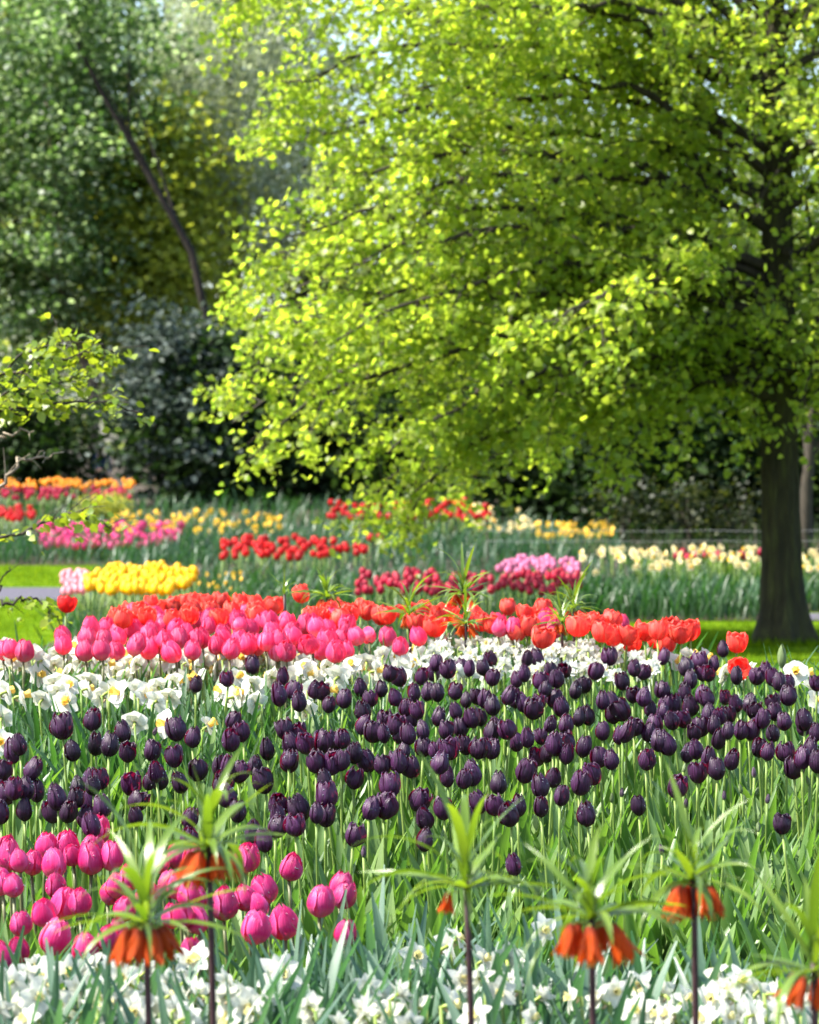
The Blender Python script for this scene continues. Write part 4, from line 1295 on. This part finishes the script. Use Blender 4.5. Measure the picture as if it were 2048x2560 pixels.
for zs, ze, az in plans:
    cx, sx = math.cos(az), math.sin(az)
    Rad = float(np.interp(ze, RZ, RR))
    asp = 1.0
    if cx > .2:
        asp = .62
    asp *= (1 - .42 * abs(sx)) if sx < 0 else (1 - .75 * sx)
    if ze < 2.0 and cx > -.78 and (zs, ze) not in DROOP:
        ze = 2.0 + .3 * lr.random() + (.15 if sx < -.3 else 0)
    Rad *= asp * lr.uniform(.92, 1.07)
    A = Vector((float(np.interp(zs, tz, tx_)), 0, zs))
    E = Vector((Rad * cx, Rad * sx, ze))
    C = Vector((Rad * .45 * cx, Rad * .45 * sx, max(zs, ze) + .22 * Rad - .1))
    pts = bez(A, C, E, 14)
    for k in range(2, 14):
        pts[k] = pts[k] + Vector((lr.gauss(0, .035), lr.gauss(0, .035), lr.gauss(0, .03)))
    r0 = float(np.interp(zs, [1.7, 7], [.050, .024]))
    mbk = MB()
    mbk.tube(pts, [r0 * (1 - .9 * k / 14) + .003 for k in range(15)], 7)
    nsec = 13
    for s_ in range(nsec):
        t = .08 + .92 * (s_ + lr.random() * .6) / nsec
        t = min(.99, t)
        k = int(t * 14)
        o0 = pts[k].lerp(pts[min(14, k + 1)], t * 14 - k)
        tang = (pts[min(14, k + 1)] - pts[max(0, k - 1)]).normalized()
        sd = 1 if s_ % 2 else -1
        side = Vector((-sx, cx, 0)) * sd
        L2 = (1.25 - .75 * t) * lr.uniform(.7, 1.1) * (.55 + Rad / 9)
        dirv = (tang * lr.uniform(.5, .9) + side * lr.uniform(.35, .95) + Vector((0, 0, lr.uniform(-.75, .75)))).normalized()
        E2 = o0 + dirv * L2 + Vector((0, 0, -.18 * L2))
        C2 = o0 + dirv * L2 * .5 + Vector((0, 0, .10 * L2))
        p2 = bez(o0, C2, E2, 6)
        mbk.tube(p2, [max(.0035, r0 * .40 * (1 - t * .6) * (1 - .8 * q / 6)) for q in range(7)], 5, cap=False)
        nt3 = 8
        for q in range(nt3):
            tt = .12 + .88 * (q + lr.random() * .7) / nt3
            tt = min(tt, 1)
            kk = min(5, int(tt * 6))
            o3 = p2[kk].lerp(p2[kk + 1], min(1, tt * 6 - kk))
            d3 = (dirv * .7 + Vector((lr.gauss(0, .6), lr.gauss(0, .6), lr.uniform(-.7, .6)))).normalized()
            L3 = lr.uniform(.16, .42)
            e3 = o3 + d3 * L3 + Vector((0, 0, -.10))
            m3 = o3.lerp(e3, .5) + Vector((0, 0, .04))
            p3 = [o3, m3, e3]
            if q % 2 == 0:
                mbk.tube(p3, [.0045, .0036, .0022], 4, cap=False)
            nl = int(lr.randint(10, 18) * (1.25 if cx < -.55 else .72 if sx > -.4 else .58)) if q3z(o3) else lr.randint(3, 5)
            for l in range(nl):
                f3 = (l + lr.random()) / nl
                q3 = p3[0].lerp(p3[1], f3 * 2) if f3 < .5 else p3[1].lerp(p3[2], f3 * 2 - 1)
                leafP.append((q3.x + lr.gauss(0, .065), q3.y + lr.gauss(0, .065), q3.z + lr.gauss(0, .065) - .01))
                leafO.append((d3.x * .5, d3.y * .5, 0))
    obj('limb', mbk.mesh('limb', [M['bark_twig']]), lin)
for i in range(96):
    # short leafy shoots straight off the trunk
    z = lr.uniform(1.75, 7.0) if i < 60 else lr.uniform(1.55, 2.5)
    an = lr.uniform(0, 6.28)
    o3 = Vector((float(np.interp(z, tz, tx_)), 0, z))
    d3 = Vector((math.cos(an), math.sin(an), lr.uniform(-.3, .5))).normalized()
    L3 = lr.uniform(.35, 1.1)
    for l in range(int(26 * L3)):
        q3 = o3 + d3 * (.15 + L3 * lr.random())
        leafP.append((q3.x + lr.gauss(0, .06), q3.y + lr.gauss(0, .06), q3.z + lr.gauss(0, .06)))
        leafO.append((d3.x * .5, d3.y * .5, 0))
leaf_cloud('crown', M['linden'], np.array(leafP), .053, HEART, .75, lin, np.array(leafO), .75)
print('linden leaves', len(leafP))


# --- background trees and shrubs: clumped crowns of real leaves
def clump_points(n_clump, per, centre, radii, seed, flat=.45, cr=.5, shell=.55, zmin=None):
    g = np.random.default_rng(seed)
    u = g.normal(0, 1, (n_clump, 3))
    u /= np.linalg.norm(u, axis=1, keepdims=True)
    r = (shell + (1 - shell) * g.random((n_clump, 1))) ** .8 * g.uniform(.8, 1.12, (n_clump, 1))
    c = np.array(centre) + u * r * np.array(radii)
    k = np.repeat(np.arange(n_clump), per)
    cs = g.uniform(.6, 1.35, (n_clump, 1))
    p = c[k] + g.normal(0, 1, (len(k), 3)) * cs[k] * np.array([cr, cr, cr * flat])
    if zmin is not None:
        p = p[p[:, 2] > zmin]
    return p


def bg_tree(name, label, cat, px, d, mat, bark, crown, leaf, n_clump, per, seed, trunk_r=.16, flat=.45, cr=.5, tmpl=OVAL, droop=.4, lean=None, group=None, shell=.5, zmin=.1, limbs=6):
    """crown = (px, py, half-width px, half-height px, depth m) as seen at distance d."""
    base = Vector(((px - 1024) / FPX * d, d, ground(d)))
    t = thing(name, label, cat, base, group)
    cpx, cpy, hw, hh, dep = crown
    c = at(cpx, cpy, d) - base
    rad = (hw / FPX * d, dep, hh / FPX * d)
    P = clump_points(n_clump, per, c, rad, seed, flat, cr, shell, zmin)
    leaf_cloud('crown', mat, P, leaf, tmpl, droop, t)
    r_ = random.Random(seed)
    b = MB()
    pts = lean if lean else [Vector((0, 0, -.05)), Vector((.03, 0, c.z * .3)), Vector((c.x * .5, 0, c.z * .6)), Vector((c.x, 0, c.z + rad[2] * .4))]
    sp = []
    for i in range(len(pts) - 1):
        for k in range(6):
            sp.append(pts[i].lerp(pts[i + 1], k / 6))
    sp.append(pts[-1])
    n = len(sp)
    b.tube(sp, [trunk_r * (1.25 if i == 0 else 1) * (1 - .8 * i / n) for i in range(n)], 12, 0, True, lambda a, j: .05 * math.sin(a * 5 + j))
    obj('trunk', b.mesh('trunk', [bark]), t)
    for k in range(limbs):
        i0 = int(n * r_.uniform(.35, .8))
        a = sp[i0]
        an = r_.uniform(0, 6.28)
        e = Vector(c) + Vector((rad[0] * .8 * math.cos(an), rad[1] * .8 * math.sin(an), rad[2] * r_.uniform(-.5, .7)))
        m = a.lerp(e, .5) + Vector((0, 0, .15 * rad[2]))
        lb = MB()
        lb.tube(bez(a, m, e, 8), [trunk_r * .35 * (1 - .85 * q / 8) for q in range(9)], 7)
        obj('limb', lb.mesh('limb', [bark]), t)
    return t


# left group
d = 55
bg_tree('whitebeam_tree', 'dark green tree with silvery young leaves filling the left edge', 'tree', 232, 57.5, M['beam_leaf'], M['bark_pale'], (110, 430, 340, 600, 2.6), .125, 300, 130, 31, .14, .42, .42, OVAL, .35, shell=.35, zmin=2.3)
bs = lambda px, py, dd: at(px, py, dd)
base = Vector(((590 - 1024) / FPX * 51.8, 51.8, ground(51.8)))
leanp = [bs(590, 1330, 51.8) - base, bs(560, 1000, 51.8) - base, bs(480, 630, 51.8) - base, bs(390, 470, 51.8) - base, bs(255, 230, 51.8) - base, bs(130, -20, 51.8) - base, bs(60, -140, 51.8) - base]
leanp[0].z = -.05
bg_tree('leaning_tree', 'tree with dark bare trunk leaning far to the left', 'tree', 590, 51.8, M['beam_leaf'], M['bark_dark'], (230, 20, 130, 110, 1.5), .13, 30, 60, 32, .09, .5, .45, OVAL, .4, lean=leanp, shell=.3, limbs=4)
bg_tree('golden_tree', 'olive yellow tree glowing behind the leaning trunk', 'tree', 420, 58, M['olive_leaf'], M['bark_dark'], (385, 560, 120, 400, 1.6), .17, 180, 75, 33, .2, .5, .6, OVAL, .4, shell=.25, zmin=1.5)
bg_tree('grey_willow_tree', 'pale grey-green tree with soft hanging foliage left of the big tree', 'tree', 600, 60, M['grey_leaf'], M['bark_dark'], (575, 220, 250, 480, 2.4), .15, 260, 85, 34, .2, .7, .5, NARROW, .9, shell=.35, zmin=2)
bg_tree('silver_shrub', 'dark shrub with silvery blue leaf edges behind the left beds', 'shrub', 420, 50, M['silver_leaf'], M['bark_dark'], (450, 1030, 165, 275, 1.4), .12, 120, 75, 35, .08, .35, .32, OVAL, .5, shell=.4, zmin=.1, limbs=2)
bg_tree('dark_shrub', 'dark green shrub at left edge behind the orange tulip row', 'shrub', 60, 51, M['dark_leaf'], M['bark_dark'], (70, 1100, 180, 170, 1.3), .12, 100, 75, 36, .07, .5, .35, OVAL, .4, shell=.35, zmin=.1, limbs=2)
bg_tree('lime_shrub', 'small yellow-green shrub below the end of the orange row', 'shrub', 268, 42, M['lime_shrub'], M['bark_dark'], (262, 1270, 48, 34, .3), .07, 26, 50, 37, .02, .6, .10, NARROW, 0, shell=.3, zmin=.05, limbs=0)

# dark evergreens behind the lawn, right half
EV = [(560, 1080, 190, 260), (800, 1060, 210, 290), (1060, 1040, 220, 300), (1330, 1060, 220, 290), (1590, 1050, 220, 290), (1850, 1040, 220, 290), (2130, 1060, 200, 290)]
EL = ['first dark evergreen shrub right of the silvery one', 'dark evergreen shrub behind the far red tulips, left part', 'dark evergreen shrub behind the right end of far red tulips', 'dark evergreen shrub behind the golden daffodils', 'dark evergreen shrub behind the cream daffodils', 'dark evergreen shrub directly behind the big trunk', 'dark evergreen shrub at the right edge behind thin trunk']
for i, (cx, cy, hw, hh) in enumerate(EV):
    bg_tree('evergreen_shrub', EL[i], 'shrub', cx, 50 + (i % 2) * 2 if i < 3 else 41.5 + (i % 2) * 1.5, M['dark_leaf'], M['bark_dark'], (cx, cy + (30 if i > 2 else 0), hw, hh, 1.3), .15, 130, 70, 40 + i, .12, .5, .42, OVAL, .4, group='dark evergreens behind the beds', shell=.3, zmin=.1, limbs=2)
OS = [(1560, 1290, 90, 110), (1720, 1280, 80, 120), (1850, 1300, 70, 110)]
OL = ['thin olive shrub left of the big trunk, farthest from it', 'thin olive shrub midway left of the big trunk', 'thin olive shrub close beside the big trunk']
for i, (cx, cy, hw, hh) in enumerate(OS):
    bg_tree('olive_shrub', OL[i], 'shrub', cx, 37.5, M['olive_shrub'], M['bark_twig'], (cx, cy, hw, hh, .6), .07, 34, 22, 60 + i, .035, .6, .18, OVAL, .3, group='thin olive shrubs', shell=.2, zmin=.1, limbs=5)
bg_tree('thin_tree', 'thin dark trunked tree behind and right of the big trunk', 'tree', 2012, 36.5, M['far_leaf'], M['bark_twig'], (2060, 780, 150, 330, 1.4), .11, 80, 60, 70, .10, .5, .4, OVAL, .4, shell=.3, zmin=1.8)

# far wood seen through the gaps
FT = [(760, 480, 260, 720), (1060, 480, 250, 720), (1330, 560, 230, 640), (1560, 620, 220, 600), (1800, 560, 230, 660), (2060, 540, 230, 680), (40, 460, 260, 800), (330, 640, 220, 500), (560, 240, 260, 520), (110, 140, 200, 420)]
FLB = ['far mid-green tree behind left side of the big yellow-green crown', 'far mid-green tree behind the big yellow-green crown, left of centre', 'far mid-green tree behind the big yellow-green crown, under the sky gap', 'far mid-green tree behind the big yellow-green crown, left of its trunk', 'far mid-green tree straight behind the big mossy trunk', 'far mid-green tree at the right edge', 'far tree behind the silvery-leaved tree at left edge', 'far tree low behind the golden one', 'far tree behind the pale grey-green one', 'far tree behind top of the leaning trunk']
for i, (cx, cy, hw, hh) in enumerate(FT):
    bg_tree('far_tree', FLB[i], 'tree', cx, 78 + (i % 3) * 3, M['far_leaf'], M['bark_dark'], (cx, cy, hw, hh, 2.8), .24, 110, 60, 80 + i, .25, .55, .75, OVAL, .4, group='far trees', shell=.3, zmin=.5, limbs=3)

# the wood that closes the view far behind, one mass
g_ = np.random.default_rng(5)
nC = 420
cc = np.stack([g_.uniform(-75, 75, nC), g_.uniform(104, 118, nC), g_.uniform(.5, 1, nC)], 1)
hgt = 7.5 + 2.2 * np.sin(cc[:, 0] * .31) + 1.5 * np.sin(cc[:, 0] * .83 + 1) + 1.0
cc[:, 2] = 1 + hgt * g_.random(nC) ** .8
kk_ = np.repeat(np.arange(nC), 42)
wp = cc[kk_] + g_.normal(0, 1, (len(kk_), 3)) * np.array([1.8, 1.3, .9])
wp = wp[wp[:, 2] > 1.0]
tag(leaf_cloud('woods', M['far_leaf'], wp, .62, OVAL, .4), kind='stuff')

# --- young tree at the left edge, trunk just outside the frame
YD = 13.2
ybase = Vector((-2.75, YD, ground(YD)))
yt = thing('young_tree', 'young tree reaching in from left edge with fresh green leafy branches', 'tree', ybase)
tb = MB()
tpts = [Vector((0, 0, -.05)), Vector((.02, 0, .5)), Vector((.05, 0, 1.0)), Vector((.03, 0, 1.6)), Vector((.06, 0, 2.3))]
tb.tube(tpts, [.045, .036, .032, .026, .012], 10)
obj('trunk', tb.mesh('trunk', [M['bark_twig']]), yt)
yl = random.Random(5)
YP = []


def ybranch(px_pts, dd, r, leafy, mat, lo=0.0, twigs=0, tw_len=.22):
    pts = [at(a, c, dd + (0 if i else .1)) - ybase for i, (a, c) in enumerate(px_pts)]
    z0 = min(2.2, max(.25, pts[0].z - .15))
    pts = [Vector((float(np.interp(z0, [0, 2.3], [.0, .06])), 0, z0))] + pts
    sp = []
    for i in range(len(pts) - 1):
        for k in range(5):
            sp.append(pts[i].lerp(pts[i + 1], k / 5))
    sp.append(pts[-1])
    sp = [sp[0]] + [p + Vector((yl.gauss(0, .008), yl.gauss(0, .03), yl.gauss(0, .008))) for p in sp[1:]]
    m = MB()
    n = len(sp)
    m.tube(sp, [r * (1 - .8 * i / n) + .001 for i in range(n)], 6)
    for k in range(twigs):
        i = yl.randint(int(n * .3), n - 2)
        a = sp[i]
        tg = (sp[i + 1] - sp[i]).normalized()
        dv = (tg * .8 + Vector((yl.gauss(0, .25), yl.gauss(0, .8), yl.uniform(-.5, .6)))).normalized()
        e = a + dv * yl.uniform(.4, 1.2) * tw_len
        m.tube([a, a.lerp(e, .5) + Vector((0, 0, .012)), e], [r * .3, r * .22, .0012], 5, cap=False)
        if leafy:
            for l in range(int(leafy)):
                f = yl.uniform(.2, 1)
                YP.append(tuple(a.lerp(e, f) + Vector((yl.gauss(0, .02), yl.gauss(0, .03), yl.gauss(0, .015) - .01))))
    if leafy:
        for i in range(int(n * .3), n):
            for l in range(2):
                YP.append(tuple(sp[i] + Vector((yl.gauss(0, .02), yl.gauss(0, .03), yl.gauss(0, .015)))))
    obj('branch', m.mesh('branch', [mat]), yt)


ybranch([(-140, 990), (20, 935), (120, 905), (200, 885), (275, 893)], 13.0, .010, 7, M['bark_twig'], twigs=18)
ybranch([(-140, 1010), (0, 985), (90, 965), (180, 950), (225, 940)], 13.3, .008, 7, M['bark_twig'], twigs=12)
ybranch([(-140, 1040), (0, 1030), (110, 1010), (230, 1000), (360, 1032)], 13.0, .010, 7, M['bark_twig'], twigs=18)
ybranch([(-100, 1000), (-20, 960), (60, 880), (110, 860), (180, 868)], 13.2, .008, 7, M['bark_twig'], twigs=9)
ybranch([(-140, 1110), (-20, 1100), (30, 1078), (82, 1075)], 13.0, .010, 0, M['bare_twig'], twigs=7, tw_len=.14)
ybranch([(-100, 1260), (0, 1210), (50, 1150), (90, 1145), (155, 1128)], 13.0, .011, 0, M['bare_twig'], twigs=9, tw_len=.16)
ybranch([(-140, 1370), (0, 1345), (90, 1315), (160, 1290), (205, 1280), (285, 1322)], 12.8, .009, 4, M['bark_twig'], twigs=13)
ybranch([(-100, 1470), (0, 1478), (18, 1430), (30, 1412)], 12.8, .006, 0, M['bark_dark'], twigs=1)
ybranch([(-120, 1520), (0, 1506), (50, 1496), (90, 1505), (135, 1535), (160, 1565)], 12.6, .008, 2, M['bark_dark'], twigs=5, tw_len=.12)
leaf_cloud('crown', M['sapling'], np.array(YP), .048, OVAL, .55, yt)

# ------------------------------------------------------------------ small things
# low wire fence behind the daffodils
fx0, fx1, fd = .9, 5.6, 33.5
fo = thing('wire_fence', 'low thin wire fence strung in front of the dark shrubs', 'fence', (fx0, fd, ground(fd)))
for zz in (.49, .37):
    m = MB()
    m.tube([(x, 0, zz - .012 * math.sin(math.pi * ((x / 1.3) % 1))) for x in np.linspace(0, fx1 - fx0, 40)], [.0026] * 40, 5)
    obj('wire', m.mesh('wire', [M['wire']]), fo)
for k in range(4):
    m = MB()
    x = k * 1.55
    m.tube([(x, .012, -.1), (x, .012, .3), (x, .012, .53)], [.008, .008, .007], 8)
    obj('post', m.mesh('post', [M['post']]), fo)

# mossy stone at the lawn edge on the left
p = at(112, 1640, 17.0)
m = MB()
P = []
for j in range(11):
    th = math.pi * j / 10
    for i in range(18):
        ph = 2 * math.pi * i / 18
        k = 1 + .10 * math.sin(3 * ph + 2 * th) + .06 * math.sin(7 * ph + th * 5)
        P.append((.34 * k * math.sin(th) * math.cos(ph), .14 * k * math.sin(th) * math.sin(ph), .16 * k * math.cos(th) + .08))
m.grid(P, 18, 11, 0, None, True)
tag(obj('mossy_stone', m.mesh('mossy_stone', [M['moss_stone']]), None, (p.x - .05, 16.6, .10)), 'mossy brown stone at the lawn edge behind white daffodils at left', 'stone')

# visitor far back at left
PD = 52.0
pb = Vector(((254 - 1024) / FPX * PD, PD, ground(PD)))
per = thing('person', 'grey haired person in blue top standing far back in shade at left', 'person', pb)
PH = 1.5 + (1130 - 1112) / FPX * PD - pb.z


def skinned(name, joints, edges, mat, parent, sub=1):
    me = bpy.data.meshes.new(name)
    me.from_pydata([j[:3] for j in joints], edges, [])
    me.materials.append(mat)
    o = obj(name, me, parent)
    md = o.modifiers.new('skin', 'SKIN')
    md.use_smooth_shade = True
    for v, j in zip(me.skin_vertices[0].data, joints):
        v.radius = (j[3], j[3] * (j[4] if len(j) > 4 else 1))
        v.use_root = False
    me.skin_vertices[0].data[0].use_root = True
    s = o.modifiers.new('sub', 'SUBSURF')
    s.levels = s.render_levels = sub
    return o


k = PH / 1.66
J = [(0, 0, .90, .12, .8), (0, 0, 1.12, .115, .75), (0, 0, 1.32, .125, .7), (0, 0, 1.42, .05), (0, -.01, 1.47, .048), (0, -.015, 1.53, .072, 1.1), (0, -.015, 1.60, .07, 1.1), (0, -.01, 1.645, .04),
     (.17, 0, 1.34, .052), (.22, .02, 1.09, .040), (.23, -.05, .86, .028), (.235, -.07, .79, .03, .5), (-.17, 0, 1.34, .052), (-.22, .02, 1.09, .040), (-.23, -.05, .86, .028), (-.235, -.07, .79, .03, .5),
     (.09, 0, .84, .088), (.095, -.01, .47, .058), (.10, .02, .09, .042), (.11, -.11, .03, .034), (-.09, 0, .84, .088), (-.095, -.01, .47, .058), (-.10, .02, .09, .042), (-.11, -.11, .03, .034), (0, -.085, 1.555, .016)]
E = [(0, 1), (1, 2), (2, 3), (3, 4), (4, 5), (5, 6), (6, 7), (2, 8), (8, 9), (9, 10), (10, 11), (2, 12), (12, 13), (13, 14), (14, 15), (0, 16), (16, 17), (17, 18), (18, 19), (0, 20), (20, 21), (21, 22), (22, 23), (5, 24)]
for h in (11, 15):
    sx = 1 if h == 11 else -1
    hx, hy, hz = J[h][:3]
    for f in range(4):
        a = len(J)
        L = (.06, .07, .066, .05)[f]
        J += [(hx, hy - .018 + f * .014, hz - .03, .008), (hx - sx * .006, hy - .02 + f * .014, hz - .03 - L, .007)]
        E += [(h, a), (a, a + 1)]
    a = len(J)
    J += [(hx, hy - .04, hz - .005, .009), (hx - sx * .01, hy - .055, hz - .045, .008)]
    E += [(h, a), (a, a + 1)]
sc_ = lambda L: [tuple([c * k for c in j[:4]] + list(j[4:])) for j in L]
skinned('body', sc_(J), E, M['skin'], per)
JJ = [(0, 0, .92, .145, .8), (0, 0, 1.12, .14, .75), (0, 0, 1.33, .145, .7), (0, 0, 1.41, .07), (.17, 0, 1.35, .068), (.22, .02, 1.09, .055), (.23, -.05, .87, .042), (-.17, 0, 1.35, .068), (-.22, .02, 1.09, .055), (-.23, -.05, .87, .042)]
skinned('jacket', sc_(JJ), [(0, 1), (1, 2), (2, 3), (2, 4), (4, 5), (5, 6), (2, 7), (7, 8), (8, 9)], M['jacket'], per)
JT = [(0, 0, .93, .13, .8), (.09, 0, .84, .102), (.095, -.01, .47, .075), (.10, .02, .07, .06), (-.09, 0, .84, .102), (-.095, -.01, .47, .075), (-.10, .02, .07, .06)]
skinned('trousers', sc_(JT), [(0, 1), (1, 2), (2, 3), (0, 4), (4, 5), (5, 6)], M['trousers'], per)
m = MB()
P = []
for j in range(9):
    th = math.pi * .62 * j / 8
    for i in range(16):
        ph = 2 * math.pi * i / 16
        back = .5 + .5 * math.sin(ph)
        tt = th * (.62 + .38 * back)
        P.append((.086 * k * math.sin(tt) * math.cos(ph), (.095 * math.sin(tt) * math.sin(ph) - .008) * k, (1.575 + .092 * math.cos(tt)) * k))
m.grid(P, 16, 9, 0, None, True)
obj('hair', m.mesh('hair', [M['hair']]), per)

print('objects', len(bpy.data.objects))
